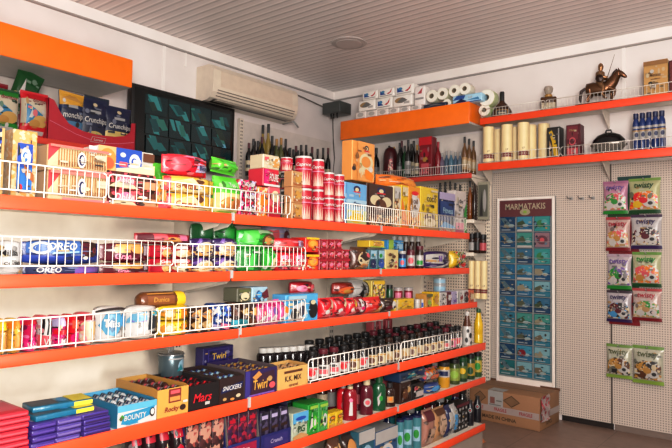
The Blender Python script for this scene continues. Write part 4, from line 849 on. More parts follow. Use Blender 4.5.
# dark bottles: seven with white caps, then three rows behind the guard
BOTW=[(0,0),(.92,0),(1,.02),(1,.6),(.93,.70),(.68,.80),(.62,.86)]
def bottle(sh,x,y,label,glass,cap,lab,art=(),r=.03,h=.17,group=None,loc=None,cat='bottle',proto={},key=None):
    z=SH[sh][2]
    L=loc if loc is not None else (x,y,z)
    face=math.atan2(CAM.y-L[1],CAM.x-L[0])+PI/2
    if key and key in proto: return dup(proto[key],label,L,face,group=group)
    t=thing('sauce_bottle' if cat=='bottle' else cat,label,cat,L,face,group)
    MB().lathe([(q*r,s*h) for q,s in BOTW],mat(glass,.12),16).build('body',t)
    MB().lathe([(r*.66,h*.84),(r*.7,h*.86),(r*.7,h*.98),(r*.6,h)],cap,14).build('cap',t)
    if lab:
        mb=MB().lathe([(r*1.012,h*.12),(r*1.012,h*.5)],lab,16,caps=False); mb.art(cylS(r*1.012,h*.12,h*.38),art,2.6*r/(h*.38)); mb.build('label',t)
    if key: proto[key]=t
    return t
WC=[(0,0),(.9,0),(1,.02),(1,.74),(.9,.80),(.62,.85)]
protoW=None
for i,px in enumerate((263.5,270,277.5,285.5,293,301,309.5)):
    X=XD-.235+.014*i; y=along(px,0,X,.84); HW=.132; L=(X,y,SH['D'][2]); lab='white capped dark bottle behind the tan carton, %s of the seven'%ORD[i]
    if protoW is None:
        protoW=thing('drink_bottle',lab,'bottle',L,.9,'white capped dark bottles')
        MB().lathe([(q*.029,s*HW) for q,s in WC],mat((24,16,18),.15),16).build('body',protoW)
        MB().lathe([(.0195,HW*.83),(.0205,HW*.85),(.0205,HW*.98),(.0175,HW)],'white',14).build('cap',protoW)
    else: dup(protoW,lab,L,.9)
kinds=[((24,16,16),'black','lgrey',[('e',.5,.5,.2,.3,'red'),('r',.1,.75,.9,.9,'rose')]),((28,20,18),'black','cream',[('e',.5,.45,.2,.3,'brown'),('r',.1,.8,.9,.92,'gold')]),((40,18,18),'maroon','white',[('r',.2,.2,.8,.6,'rose'),('e',.5,.75,.2,.12,'dark')]),((30,24,14),'dbrown','beige',[('p',[(.2,.2),(.5,.8),(.8,.2)],'tan'),('r',.1,.05,.9,.15,'brown')])]
ks=[0,2,2,0,1,0,1,1,3,1,3,1,3,1,1,1,2,1]
y0=along(313,0,XD-.045,.8); y1=along(458,0,XD-.045,.8); n=19
for row in range(3):
    for i in range(n):
        if (row==1 and i<1) or (row==2 and i<2): continue
        y=y0+(y1-y0)*(i+.5*(row%2)*.6)/(n-1); X=XD-.05-.072*row
        k=ks[i%len(ks)] if row==0 else (0 if i<9 else (2 if (i+row)%2 else 1))
        gl,cp,lb,ar=kinds[k]
        if i==17 and row==0: lb='pink'
        bottle('D',X,y,'dark sauce bottle behind the guard, %s in the %s row from the white capped bottles'%(ORD[i],('front','middle','back')[row]),gl,cp,lb,ar,.031,(.128,.133,.142)[row],'dark sauce bottles behind the wire guard',key=('d',k,row==2) if not(i==17 and row==0) else None)
for i,px in enumerate((373,380,386.5)):
    box('D',(px,319,px+6,339),'tea_box','pink striped box behind the dark bottles, %s of three'%ORD[i],'box','rose',[('r',.1,.1,.3,.95,'white'),('r',.6,.1,.75,.95,'dred')],d=.05,sb=.30,zfix=.865 if 0 else None)
box('D',(449.5,331,456,352),'tea_box','pink box at the end of the guard beside spotted bottle','box',(235,160,140),[('r',.2,.1,.8,.5,'cream'),('r',.1,.7,.9,.9,'rose')],d=.05,sb=.02) if 0 else None
# spotted bottle and yellow bottle
L=(XD-.055,along(467,0,XD-.055,.78),SH['D'][2])
t=thing('sauce_bottle','white and black spotted bottle with brown neck and white cap','bottle',L,.9)
MB().lathe([(0,0),(.026,0),(.029,.004),(.029,.10),(.026,.115)],mat('white',.3),18).art(cylS(.029,0,.11),[('e',.3,.3,.12,.14,'black'),('e',.65,.55,.14,.15,'black'),('e',.4,.8,.1,.1,'dark'),('e',.7,.15,.1,.1,'black')],1,.0005,.0006).build('body',t)
MB().lathe([(.026,.115),(.02,.14),(.014,.165),(.013,.18)],mat((95,50,30),.2),16).build('neck',t)
MB().lathe([(.0145,.178),(.015,.18),(.015,.198),(.01,.203)],'white',14).build('cap',t)
L=(XD-.045,along(478.5,0,XD-.045,.78),SH['D'][2])
t=thing('juice_bottle','tall yellow bottle with green cap at the end of the shelf','bottle',L,.9)
MB().lathe([(0,0),(.024,0),(.028,.004),(.028,.05),(.026,.055),(.028,.06),(.028,.115),(.024,.135),(.016,.165),(.0125,.19)],mat('yellow',.25),20).build('body',t)
MB().lathe([(.0135,.188),(.0145,.190),(.0145,.206),(.012,.212)],'dgreen',14).build('cap',t)

# ---------------- fifth shelf
for i,px in enumerate((126,140,154,168)):
    bag('E',(px,424-i*2,px+13,462-i*3),'sweet_bag','dark bag with red print beside the blue carton, %s of four'%ORD[i],'sweets',F_((38,18,22)),[('r',.1,.7,.9,.85,'crimson'),('e',.5,.5,.3,.12,'dark'),('e',.4,.4,.25,.15,'lgrey'),('e',.6,.25,.2,.1,'rose'),('p',[(.1,.5),(.4,.6),(.9,.5),(.5,.45)],'crimson')],d=.08,sb=.03)
wr=[('r',.05,.74,.6,.88,(200,150,130)),('r',.2,.45,.95,.6,(165,70,70)),('r',.05,.2,.7,.3,(210,160,140)),('r',.3,.62,.9,.7,'dbrown')]
carton((186,420,227,474),'blue open carton filled with red brown bars',(35,45,120),(30,35,90),[('r',.1,.1,.9,.85,(55,60,140)),('t','Fudge',.5,.5,.35,.7,'white',.1)],.20,'chocolate_bar','red and cream bar standing in the wider blue carton',busy([(75,35,38),(60,28,30),(150,70,62),(190,140,120),(45,25,28)],75,seed=1),wr[:1],3,2,sh='E',upright_=True,lo=.35)
carton((228,410,260,461),'blue open carton filled with dark red bars under the bay joint',(30,40,110),(120,110,105),[('r',.1,.1,.9,.85,(150,20,60)),('t','Wispa',.5,.5,.35,.7,'white',.1)],.20,'chocolate_bar','crimson bar standing in the blue carton under the joint',busy([(70,18,40),(40,15,35),(150,25,55),(55,20,60),(110,20,45)],75,seed=2),[('r',.15,.80,.8,.88,'crimson')],3,2,sh='E',upright_=True,lo=.35)
carton((261,408,291,455),'dark navy open carton of violet bars beside the sky blue box',(28,32,100),(50,45,70),[('r',.1,.1,.9,.85,(45,40,110)),('t','Crunch',.5,.5,.3,.7,'lilac',.1)],.20,'chocolate_bar','dark violet bar standing in the navy carton',busy([(30,20,45),(22,16,30),(50,35,75),(28,22,40),(70,60,90)],75,seed=3),[('r',.1,.8,.8,.9,'lilac'),('r',.05,.15,.95,.25,'dpurple'),('r',.1,.5,.9,.58,'dbrown')],3,2,sh='E',upright_=True,lo=.4)
box('E',(292,412,307.5,443.5),'tea_box','sky blue topped tea box with two dark letters','tea',(205,215,190),[('r',0,.62,1,1,(95,180,225)),('e',.5,.78,.35,.07,'blue'),('t','PG',.5,.4,.28,.6,'dgreen'),('p',[(0,0),(0,.15),(.5,.25),(1,.1),(1,0)],'tan')],d=.09,sb=.018)
for i,(x0,x1) in enumerate(((308,318),(318.2,328))):
    box('E',(x0,404-i*2,x1,438-i*3.5),'tea_box',('dark green tea box beside the sky blue box','lime swirled green tea box beside yellow boxes')[i],'tea',('green',(60,165,70))[i],[('p',[(.1,.2),(.3,.75),(.5,.3)],'white' if i==0 else 'lime'),('e',.6,.4,.22,.22,('bgreen','white')[i]),('r',.1,.85,.9,.95,'lime'),('e',.6,.4,.12,.12,('white','dgreen')[i])],d=.09,sb=.018)
for i,(x0,x1) in enumerate(((283,291),(291.3,299),(299.3,307))):
    box('E',(x0,400-i,x1,420),'tea_box','deep green box at the back, %s of three behind the tea'%ORD[i],'tea','dgreen',[('r',.2,.3,.8,.8,'green'),('r',.1,.88,.9,.95,'teal')],d=.06,sb=.20)
for i,(x0,x1,y0,y1) in enumerate(((328.3,335.5,413,432),(335.8,343,411,430))):
    box('E',(x0,y0,x1,y1),'soap_box',('yellow box with orange oval beside the green tea','yellow box with orange oval beside the red bottles')[i],'soap','yellow',[('e',.5,.68,.38,.14,'brown'),('e',.5,.68,.28,.09,'orange'),('p',[(0,0),(0,.3),(1,.15),(1,0)],'gold')],d=.05,sb=.018)
def pump(px,X,label,body,lab,art,top,h,r=.026,pumpy=True,grp=None):
    L=(X,along(px,0,X,SH['E'][2]+.08),SH['E'][2])
    t=thing('soap_bottle',label,'bottle',L,.85,grp)
    b=MB()
    rings=[]
    for q,s in ((.95,0),(1,.03),(1,.62),(.85,.74),(.42,.80)):
        rings.append([Vector((q*r*1.15*math.cos(2*PI*k/18),q*r*.8*math.sin(2*PI*k/18),s*h)) for k in range(18)])
    b.loft(rings,mat(body,.2)); S=lambda u,v,o: Vector(((u-.5)*r*1.6,-(r*.8+o+.0005)*math.sqrt(max(.05,1-((u-.5)*1.4)**2)),h*(.08+.52*v)))
    b.art(S,art,r*1.6/(h*.52),.0006,.001); b.build('body',t)
    if pumpy:
        MB().lathe([(r*.45,h*.79),(r*.45,h*.86),(r*.16,h*.87),(r*.16,h*.95)],top,12).tube([(0,0,h*.965),(.0,-r*.9,h*.97),(0,-r*1.15,h*.94)],r*.2,top,6).build('pump',t)
    else: MB().lathe([(r*.55,h*.79),(r*.6,h*.8),(r*.6,h*.99),(r*.5,h)],top,14).build('cap',t)
    return t
pump(343,XD-.10,'red pump soap bottle behind the yellow boxes','red','x',[('e',.5,.5,.3,.2,'rose')],'lgrey',.165)
pump(350,XD-.045,'red pump soap bottle with white figure on its label','dred','x',[('p',[(.3,.1),(.4,.8),(.65,.85),(.7,.1)],'white'),('e',.5,.85,.2,.1,'pink')],'cream',.175,.029)
pump(358.5,XD-.12,'dark red pump bottle at the back with white pump','maroon','x',[('r',.2,.2,.8,.7,'rose')],'white',.175)
pump(366.5,XD-.045,'dark maroon soap bottle with round white label and cream cap','maroon','x',[('e',.5,.5,.4,.22,'lgrey'),('e',.5,.5,.25,.12,'rose')],'cream',.172,.028,False)
pump(379,XD-.045,'green soap bottle with white swirl beside the maroon bottle',(20,80,45),'x',[('p',[(.3,.1),(.2,.6),(.6,.9),(.5,.3)],'lgrey'),('e',.6,.55,.2,.15,'green')],'dgreen',.165,.03,False)
pump(389.5,XD-.05,'brown soap bottle with orange label at the bay joint','dbrown','x',[('r',.1,.2,.9,.7,'tan'),('e',.5,.5,.25,.15,'orange')],'dark',.115,.026,False)
pump(397,XD-.10,'dark bottle with peach cap behind the brown one','dbrown','x',[('r',.1,.1,.9,.5,'dred')],'skin',.16,.022,False)
for i,(x0,x1,y0,y1,c,a,l) in enumerate(((400,411,382,400,'dbrown',[('e',.4,.45,.25,.25,'brown'),('e',.75,.6,.15,.15,'tan')],'dark brown wrapped block beside the bay joint'),(411.5,424,383,396.5,'black',[('r',.3,.15,.9,.5,'lgrey'),('e',.3,.7,.15,.15,'rose')],'black wrapped block with pale patch'),)):
    box('E',(x0,y0,x1,y1),'soap_box',l,'soap',c,a,d=.07,sb=.025)
box('E',(400,370,425,384),'tissue_pack','dark blue pack with grey edge lying on the dark blocks','tissue pack',(30,55,90),[('r',0,0,1,.18,'grey'),('p',[(.2,.3),(.5,.9),(.6,.4)],'teal'),('e',.75,.55,.12,.25,'navy')],d=.10,sb=.03)
bag('E',(424.5,383,439,394),'tissue_pack','blue bag lying in front of the mixed bag','tissue pack',F_((40,70,135)),[('e',.5,.5,.3,.3,'sky')],d=.07,sb=.02,seal='h')
bag('E',(420,368,438,384),'snack_bag','orange grey mixed print bag beside the dark blue pack','snack bag',busy(['grey','orange','lgrey','rose','navy','brown'],60),[('e',.5,.4,.25,.2,(225,110,60))],d=.08,sb=.05)
def ejar(x0,x1,y0,y1,label,body,lid,lab,art): return jar('E',(x0,y0,x1,y1),label,body,lid,lab,art,sb=.03)
ejar(438,450,362,390.5,'yellow based jar with navy upper half and pale label',(225,165,30),'dark',(.42,.72,'lgrey'),[('r',.15,.2,.75,.8,'navy')])
ejar(448.5,460,359,388,'olive jar with yellow green label and dark lid',(60,75,30),'black',(.15,.65,(150,165,60)),[('e',.5,.5,.3,.3,'lime')])
ejar(457.5,467.5,357,385,'dark green pickle jar beside the olive jar',(25,60,30),'dgreen',(.15,.65,(90,110,40)),[('e',.5,.6,.25,.25,'yellow')])
ejar(465.5,475,354,382,'green jar with gold label second from the shelf end',(30,65,30),'black',(.15,.65,(185,150,40)),[('e',.5,.4,.25,.3,'dgreen')])
ejar(473,482,352,379,'green jar with yellow label at the shelf end',(45,85,35),'black',(.2,.68,(200,180,60)),[('e',.5,.5,.25,.3,'green')])

# added dark second rows that fill the two lowest shelves and deepen their shade
def added_rowjars(sh,px0,px1,n,X,h,r,cols,labf,cat,grp):
    for i in range(n):
        px=px0+(px1-px0)*i/(n-1); y=along(px,0,X,SH[sh][2]+h/2); L=(X,y,SH[sh][2]); c=cols[i%len(cols)]
        t=thing('jar' if cat=='jar' else 'drink_bottle',labf(i),cat,L,.9,grp)
        P_=JAR if cat=='jar' else BOTW
        MB().lathe([(q*r,s*h) for q,s in P_],mat(c,.15),14).build('body',t)
        MB().lathe([(r*.8,h*.84),(r*.84,h*.86),(r*.84,h*.99),(r*.7,h)],('dark','lgrey','dgreen','maroon')[i%4],12).build('lid' if cat=='jar' else 'cap',t)
        MB().lathe([(r*1.012,h*.2),(r*1.012,h*.6)],('beige','rose','olive','grey','gold')[(i*3)%5],14,caps=False).build('label',t)
added_rowjars('E',322,392,9,XD-.19,.165,.027,['dbrown','maroon','dgreen','dark','dred'],lambda i:'added dark bottle in the rear row behind the soap bottles, %s from the tea boxes'%ORD[i],'bottle',None)
added_rowjars('E',428,462,7,XD-.15,.125,.03,['dbrown','olive','dgreen','dark'],lambda i:'added dark jar in the rear row behind the pickle jars, %s from the blue bag'%ORD[i],'jar',None)
added_rowjars('F',402,462,9,XD-.17,.19,.034,['dark','dbrown','navy','black','maroon'],lambda i:'added dark bottle in the rear row of the base deck, %s from the teal tins'%ORD[i],'bottle',None)
added_rowjars('F',330,388,7,XD-.22,.18,.036,['dbrown','navy','teal','dark','brown'],lambda i:'added dark bottle behind the wipes packs on the base deck, %s from the brown bag'%ORD[i],'bottle',None)
# ---------------- base deck
for i,(x0,x1,y0,y1,c,a,l) in enumerate(((328,341,437,470,'brown',[('e',.5,.6,.3,.2,'orange'),('r',.1,.2,.9,.4,'tan')],'brown orange bag on the base deck at lower edge'),(342,357,433,466,'dbrown',[('e',.4,.7,.3,.2,'biscuit'),('e',.7,.5,.2,.15,'tan')],'dark snack bag on the base deck beside the blue packs'),)):
    bag('F',(x0,y0,x1-1.5,y1),'snack_bag',l,'snack bag',F_(c),a,d=.07,sb=.03)
box('F',(358,430,374,462),'wipes_box','teal wipes pack with white top on the base deck','wipes',(35,95,115),[('r',0,.75,1,1,'lgrey'),('e',.5,.5,.3,.2,'pale')],d=.12,sb=.02,top='lgrey')
box('F',(374.5,429,397,457),'wipes_box','blue wipes pack with pale grey flap top','wipes',(40,85,130),[('r',0,.7,1,1,'lgrey'),('e',.5,.4,.3,.25,'white'),('e',.5,.4,.2,.15,'sky')],d=.12,sb=.02,top='silver')
for i,(x0,x1,y0,y1) in enumerate(((396,404,419,447),(401.5,413,416.5,442),(411,421.5,414.5,439))):
    can('F',(x0,y0,x1,y1),'teal tin with navy lid on the base deck, %s of three'%ORD[i],(70,140,150),[('r',.2,.3,.8,.7,'pale'),('e',.5,.5,.2,.12,'green')],.03,None,None,'navy')
for i,(x0,x1,y0,y1,c,a,l) in enumerate(((388,395,415,430,'teal',[('r',.1,.3,.9,.7,'lime')],'lime and teal tin at the back of the base deck'),(396,404,412,428,(60,120,140),[('r',.1,.3,.9,.7,'pale')],'pale teal tin at the back of the base deck'))):
    can('F',(x0,y0,x1,y1),l,c,a,.18,None,.1995,'navy')
for i,(x0,x1,y0,y1,c,a,l) in enumerate(((422,432,409,438,(185,130,110),[('r',.1,.7,.9,.95,'maroon'),('r',.2,.1,.8,.5,'skin')],'dusty pink bag with maroon top on the base deck'),(432.5,444,407,434.5,(200,150,100),[('e',.5,.5,.35,.3,'skin'),('r',.1,.8,.9,.95,'brown')],'tan sugar bag on the base deck'),(444.5,449.5,405,431.5,'navy',[('r',.1,.3,.9,.8,'lgrey')],'slim navy bag beside the tan bag'),(449.8,455,404,430.5,'lgrey',[('r',.1,.2,.6,.7,'sky')],'slim pale blue bag beside the dotted carton'))):
    bag('F',(x0,y0,x1,y1),'sugar_bag',l,'bag',F_(c),a,d=.07,sb=.025,p=4)
box('F',(455.5,403,468,430),'drink_carton','black carton with pale dots on the base deck','carton','black',[('e',.25+.25*(k%3),.15+.22*(k//3),.06,.05,'lgrey') for k in range(12)]+[('r',0,.9,1,1,'maroon')],d=.08,sb=.05)
for i,(x,y0,y1) in enumerate(((466,400,429),(473.3,396,426))):
    t=lathe_thing('F',(x,y0,x+8,y1),'drink_bottle',('black bottle with round white emblem beside the dotted carton','black bottle with round white emblem at the deck end')[i],'bottle',[(0,0),(.92,0),(1,.03),(1,.7),(.6,.86),(.5,.9)],(20,20,28),[(.55,.88),(.55,1)],'dark',None,[('e',.5,.62,.2,.09,'lgrey'),('e',.5,.62,.13,.06,'dark'),('e',.5,.62,.07,.03,'rose')],sb=.04)
# candies on the floor before the deck
def floor_bag(px,py,label,c,a,rz,w=.15,h=.10):
    p=hit(px,py,2,.0); S=pillS(w,h,.06,'v'); mb=MB().pillow(S,F_(c)); mb.art(S,a,w/h,.0008,.001)
    return tag(mb.build('sweet_bag',None,(p.x,p.y,.031),rot=(-PI/2+.12,0,rz)),label,'sweets')

# ---------------- snack bags on the left wall shelf
dor=lambda c:[('r',0,.30,1,.82,(240,228,200)),('p',[(.12,.28),(.12,.74),(.72,.5)],(25,130,175)),('p',[(.2,.42),(.3,.6),(.42,.5),(.3,.42)],'white'),('e',.62,.36,.28,.13,(225,180,90)),('e',.42,.30,.2,.09,'gold'),('r',.25,.82,.95,.94,c),('t','doritos',.6,.80,.10,.6,'dred',.1),('r',0,0,1,.24,c),('r',.2,.08,.8,.16,'white')]
bag('W',(-14,88,19,131),'chips_bag','green and white tortilla chip bag with blue triangle','chips',F_('dgreen'),dor('green'),d=.09,sb=.03)
bag('W',(20,92,48,131.5),'chips_bag','red and white tortilla chip bag with blue triangle','chips',F_('red'),dor('red'),d=.09,sb=.03)
bag('W',(-16,82,8,118),'chips_bag','dark red chip bag behind the green bag at picture edge','chips',F_('dred'),[('e',.5,.5,.3,.2,'crimson')],d=.08,sb=.15,zfix=1.8565)
bag('W',(2,66,30,102),'chips_bag','dark green chip bag tipped over behind the tortilla bags','chips',F_((25,80,35)),[('p',[(.1,.2),(.3,.8),(.45,.3)],'white'),('e',.6,.4,.2,.1,'lime'),('r',.1,.05,.9,.15,'beige')],d=.08,sb=.14,roll=.3,zfix=1.975)
bag('W',(12,103,36,128),'chips_bag','red backed chip bag standing in the second row','chips',F_((150,25,30)),d=.08,sb=.15,zfix=1.8565)
# red display carton with cut-out front
X=.45-.012; ya=along(47.5,0,X,1.95); yb=along(135.5,0,X,1.95); W=yb-ya; D=.22
t=thing('display_carton','red display carton with curved cut-out front holding navy chip bags','carton',(X-D/2,(ya+yb)/2,1.8565),PI/2)
mb=MB(); RD=mat((190,18,42),.45)
prof=[(0,.245),(.06,.235),(.13,.17),(.22,.115),(.38,.085),(.55,.078),(.74,.085),(.86,.10),(.93,.13),(.945,.19),(1,.195)]
n=len(prof)
V=[(-W/2+u*W,-D/2,z) for u,z in prof]+[(-W/2+u*W,-D/2,0) for u,z in prof]
V2=[(x,y+.004,z) for x,y,z in V]
F=[(i+n,i+n+1,i+1,i) for i in range(n-1)]
mb.add(V,F,RD); mb.add(V2,[f[::-1] for f in F],RD); mb.add(V+V2,[(i,i+1,i+1+2*n,i+2*n) for i in range(n-1)],RD)
mb.box(-W/2,-W/2+.004,-D/2,D/2,0,.245,RD); mb.box(W/2-.004,W/2,-D/2,D/2,0,.195,RD); mb.box(-W/2,W/2,D/2-.004,D/2,0,.20,RD); mb.box(-W/2,W/2,-D/2,D/2,0,.003,RD)
S=lambda u,v,o: Vector((-W/2+u*W,-D/2-o,v*.245))
def arc(pts,th,c): 
    for (a,b) in zip(pts,pts[1:]): mb.art(S,[('p',[(a[0],a[1]),(b[0],b[1]),(b[0],b[1]+th),(a[0],a[1]+th)],c)],W/.245,.0002,.0012)
arc([(.02,.46),(.15,.36),(.3,.24),(.45,.17),(.62,.13),(.8,.18),(.98,.28)],.012,'pink')
mb.art(S,[('p',[(.46,.12),(.48,.26),(.64,.26),(.62,.12)],'lgrey'),('p',[(.465,.13),(.484,.25),(.635,.25),(.615,.13)],(190,18,42)),('t','Lorenz',.55,.19,.07,.13,'white',.1)],W/.245,.0004,.002)
mb.build('tray',t)
cb=lambda txt,pic:[('r',.02,.02,.98,.42,pic),('p',[(.02,.40),(.05,.66),(.98,.66),(.98,.45)],(20,28,60)),('t',txt,.5,.52,.17,.92,'white',.15),('e',.5,.2,.35,.12,(225,195,110)),('r',.3,.68,.7,.74,'silver'),('e',.5,.86,.08,.04,'cream')]
def chip(px0,px1,pt,label,c,art,sb,zf=1.862,tilt=0):
    bag('W',(px0,pt,px1,140),'chips_bag',label,'chips',F_(c),art,d=.06,sb=sb,zfix=zf,tilt=tilt)
chip(58,83,92,'yellow topped chip bag in the red carton',(25,45,90),cb('monchip',(70,130,170))+[('p',[(.0,.72),(0,1),(1,.97),(1,.75)],(235,175,40)),('p',[(.05,.85),(.5,.95),(.9,.8)],'gold')],.03)
chip(79,107,98.5,'navy chip bag with white script in the middle of the red carton',(22,30,66),cb('Crunchips',(30,34,60))+[('p',[(.4,.1),(.55,.3),(.7,.12)],'lime')],.035)
chip(103,131,107,'navy chip bag with white script and golden crisps in the carton',(20,28,64),cb('Crunchips',(235,205,110))+[('e',.4,.2,.3,.14,(245,220,120)),('e',.7,.15,.2,.1,'gold')],.03)
chip(84,109,97,'dark navy chip bag in the back row of the red carton',(26,40,60),[('e',.5,.85,.1,.06,'lime'),('r',.3,.88,.7,.93,'silver')],.115)
chip(64,84,94,'black and yellow chip bag in the back row of the red carton',(40,35,30),[('r',.1,.75,.9,.95,'gold')],.115)
# price sign and small tag
tag(MB().box(-.013,.013,-.0015,0,0,.026,'white').box(-.004,.004,0,.012,.0,.006,'lgrey').build('price_tag',None,(XA-.02,along(92.5,0,XA-.02,1.53),1.533),PI/2),'small white blank price tag beside the round cookie box','price tag')

# ---------------- dark bottles on the left wall corner bay
WB=[(0,0),(.9,0),(1,.015),(1,.58),(.8,.68),(.42,.76),(.36,.84),(.36,.90)]
WBC=[(.40,.84),(.42,.85),(.42,1.0),(.38,1.0)]
def spirit(loc,label,glass,cap,r,h,group=None,lab=None,art=(),prof=WB,key=None,proto={},name='spirit_bottle',cat='bottle'):
    face=math.atan2(CAM.y-loc[1],CAM.x-loc[0])+PI/2
    if key and key in proto: return dup(proto[key],label,loc,face,group=group)
    t=thing(name,label,cat,loc,face,group)
    MB().lathe([(q*r,s*h) for q,s in prof],glass if not isinstance(glass,(str,tuple)) else mat(glass,.12),14).build('body',t)
    MB().lathe([(q*r,s*h) for q,s in WBC],cap,12).build('cap',t)
    if lab:
        mb=MB().lathe([(r*1.015,h*.14),(r*1.015,h*.46)],lab,14,caps=False); mb.art(cylS(r*1.015,h*.14,h*.32),art,2.6*r/(h*.32)); mb.build('label',t)
    if key: proto[key]=t
    return t
zb=1.8445
tall=[(263,125),(269,124.5),(262,146),(266,142)]
cols=[249,253.5,258,262,272,276.5,281,285.5,290,296,301,306,312,317.5,323,328,333,338]
tops=[143,139,141,137,136,139,138,139,148,146,145,145,147,149,148,148,152,158]
for i,(px,pt) in enumerate(zip(cols,tops)):
    X=.30; y=along(px,0,X,2.1); h=max(.20,hit(px,pt,0,X).z-zb)
    if y>-.43: continue
    gold=i in (5,6)
    spirit((X,y,zb),'dark wine bottle on the corner wall shelf, front row, %s from the television'%ORD[i],'black' if not gold else 'olive','gold' if gold else ('dark' if i%3 else 'maroon'),.026,h,None,('cream','dark','beige')[i%3],[('r',.2,.3,.8,.6,'dark')])
for i,(px,pt) in enumerate(((262.5,125),(268,124))):
    X=.20; y=along(px,0,X,2.1); h=hit(px,pt,0,X).z-zb
    spirit((X,y,zb),('tall pale gold wine bottle with black capsule, nearer the television','tall pale gold wine bottle with black capsule, second of two')[i],(190,160,70),'black',.028,h,None,'cream')
for i in range(13):
    X=.14; y=-1.22+.06*i
    if y>-.45: break
    spirit((X,y,zb),'dark wine bottle on the corner wall shelf, back row, %s from the television'%ORD[i],'black','dark',.027,.33,None,key='lb')

# ---------------- corner bay shelf of spirits (back wall)
def kb(px,pt,label,glass,cap,wpx=6,sb=.07,lab=None,art=(),prof=WB,pb=180):
    Y=-.35+sb; x=along(px,1,Y,2.0); z=SH['K'][2]; h=max(.10,hit(px,pt,1,Y).z-z)
    r=max(.022,(along(px+wpx/2,1,Y,2.0)-along(px-wpx/2,1,Y,2.0))/2*.82)
    return spirit((x,Y,z),label,glass,cap,r,h,None,lab,art,prof)
for i,(px,pt,g,c,w,sb,lb,l) in enumerate(((345,150,'dark','black',6,.08,None,'dark bottle half hidden left of the orange cereal box'),(351,146,'black','maroon',6,.14,None,'black bottle behind the top of the orange cereal box'),
  (376,148,'black','dark',7,.20,'grey','dark bottle just right of the orange cereal box'),(399.5,143,'black','black',6,.08,'dark','black bottle beside the maroon dome box'),(404.5,146,'dgreen','dark',6,.16,None,'dark green bottle behind its black neighbours'),
  (408,140,'black','black',6,.08,'lgrey','tall black bottle with pale label beside the red box'),(413.5,141,'black','dark',6,.15,'cream','black bottle with cream label behind the tall one'),
  (417,145,'dbrown','gold',5.5,.07,'cream','brown bottle with gold cap at the red box corner'),(432.5,143,'maroon','red',6,.13,'cream','dark red bottle behind the red box'),(438,142,'dred','crimson',7,.08,None,'dark red bottle with crimson cap right of the red box'))):
    kb(px,pt,l,g,c,w,sb,lb,[('r',.2,.3,.8,.7,'grey')] if lb else ())
for i,(px,pt) in enumerate(((389,146),(394,147),(401.5,141),(411,144),(424,140),(428,141),(436,146))):
    kb(px,pt,'black bottle in the rear row of the corner spirits, %s from the orange cereal box'%ORD[i],'black',('dark','gold','maroon')[i%3],5.5,.22,('dark','cream','grey')[i%3])
for i,(px,pt,g) in enumerate(((442,153,(120,105,130)),(446.5,151,(90,115,140)),(451,151,(80,125,150)),(455.5,152,(90,120,150)),(460,152,(110,130,150)))):
    kb(px,pt,'small blue grey bottle with thin neck, %s from the red bottles'%ORD[i],g,'lgrey',5.6,.09+.05*(i%2),None)
for i,(px,pt) in enumerate(((464.5,137),(469,139),(473.5,141))):
    kb(px,pt,'amber bottle with black cap under the light box end, %s of three'%ORD[i],(120,80,45),'black',5.4,.05+.055*i,'tan',[('r',.2,.2,.8,.8,'beige')])
box('K',(419,137,432,170),'gift_box','tall red gift box among the dark bottles','box','dred',[('r',.0,.8,1,1,'red'),('e',.5,.6,.3,.12,'crimson'),('r',.2,.1,.8,.35,'rose'),('e',.5,.45,.2,.06,'gold')],d=.08,sb=.04)
t=lathe_thing('K',(383,147,398,178),'gift_tin','dark maroon domed gift tin with pale figure','tin',[(0,0),(.95,0),(1,.03),(1,.62),(.93,.80),(.7,.93),(.3,.99),(.0,1)],(70,16,22),None,'white',None,[('p',[(.36,.25),(.42,.6),(.6,.65),(.64,.3)],busy(['rose','maroon','skin','dred'],90)),('r',.3,.12,.7,.2,'gold')],sb=.05)
# ---------------- corner bay, lower shelves
def corner(px0,pt,px1,z,label,name,cat,c,art,Y=-.28,d=.06):
    a0=along(px0,1,Y,z+.05); a1=along(px1,1,Y,z+.05); h=hit((px0+px1)/2,pt,1,Y).z-z; w=a1-a0
    mb=MB().cbox(-w/2,w/2,-d/2,d/2,0,h,c,.003); mb.art(flatS(w,h,d),art,w/h)
    return tag(mb.build(name,None,((a0+a1)/2,Y+d/2,z-.0055)),label,cat)
corner(477.5,181,488.5,1.53,'small framed grey picture card on the corner shelf','picture_card','picture',(190,185,160),[('r',.08,.08,.92,.92,(105,105,90)),('p',[(.2,.1),(.35,.8),(.5,.1)],'dark'),('e',.65,.5,.15,.3,'lgrey')],d=.02)
for i,(px,pt) in enumerate(((440,183),(445,182),(450,181.5),(455,183),(460,185))):
    Y=-.22; x=along(px,1,Y,1.6); spirit((x,Y,1.5245),'black capped bottle behind the cereal boxes, %s of five'%ORD[i],'black','black',.021,hit(px,pt,1,Y).z-1.5245)
for i,(px,pt) in enumerate(((470,181),(474.5,178))):
    Y=-.20; x=along(px,1,Y,1.6); spirit((x,Y,1.5245),('short brown bottle beside the picture card','slim dark bottle touching the picture card')[i],'dbrown' if i else 'amber','black',.02,hit(px,pt,1,Y).z-1.5245)
JP=[(0,0),(.92,0),(1,.04),(1,.68),(.85,.76)]
for i,(px,pt) in enumerate(((472,233.5),(477.5,232.5),(483,234.5))):
    Y=-.24; x=along(px,1,Y,1.3); h=hit(px,pt,1,Y).z-1.2595; L=(x,Y,1.2595)
    t=thing('jam_jar','dark jam jar with black lid under the picture shelf, %s of three'%ORD[i],'jar',L,.3)
    r=.027; MB().lathe([(q*r,s*h) for q,s in JP],mat('dbrown',.15),16).build('body',t); MB().lathe([(r*.98,h*.74),(r,h*.76),(r,h)],'black',16).build('lid',t)
    MB().lathe([(r*1.015,h*.15),(r*1.015,h*.55)],(('lgrey','dark','rose')[i]),16,caps=False).build('label',t)
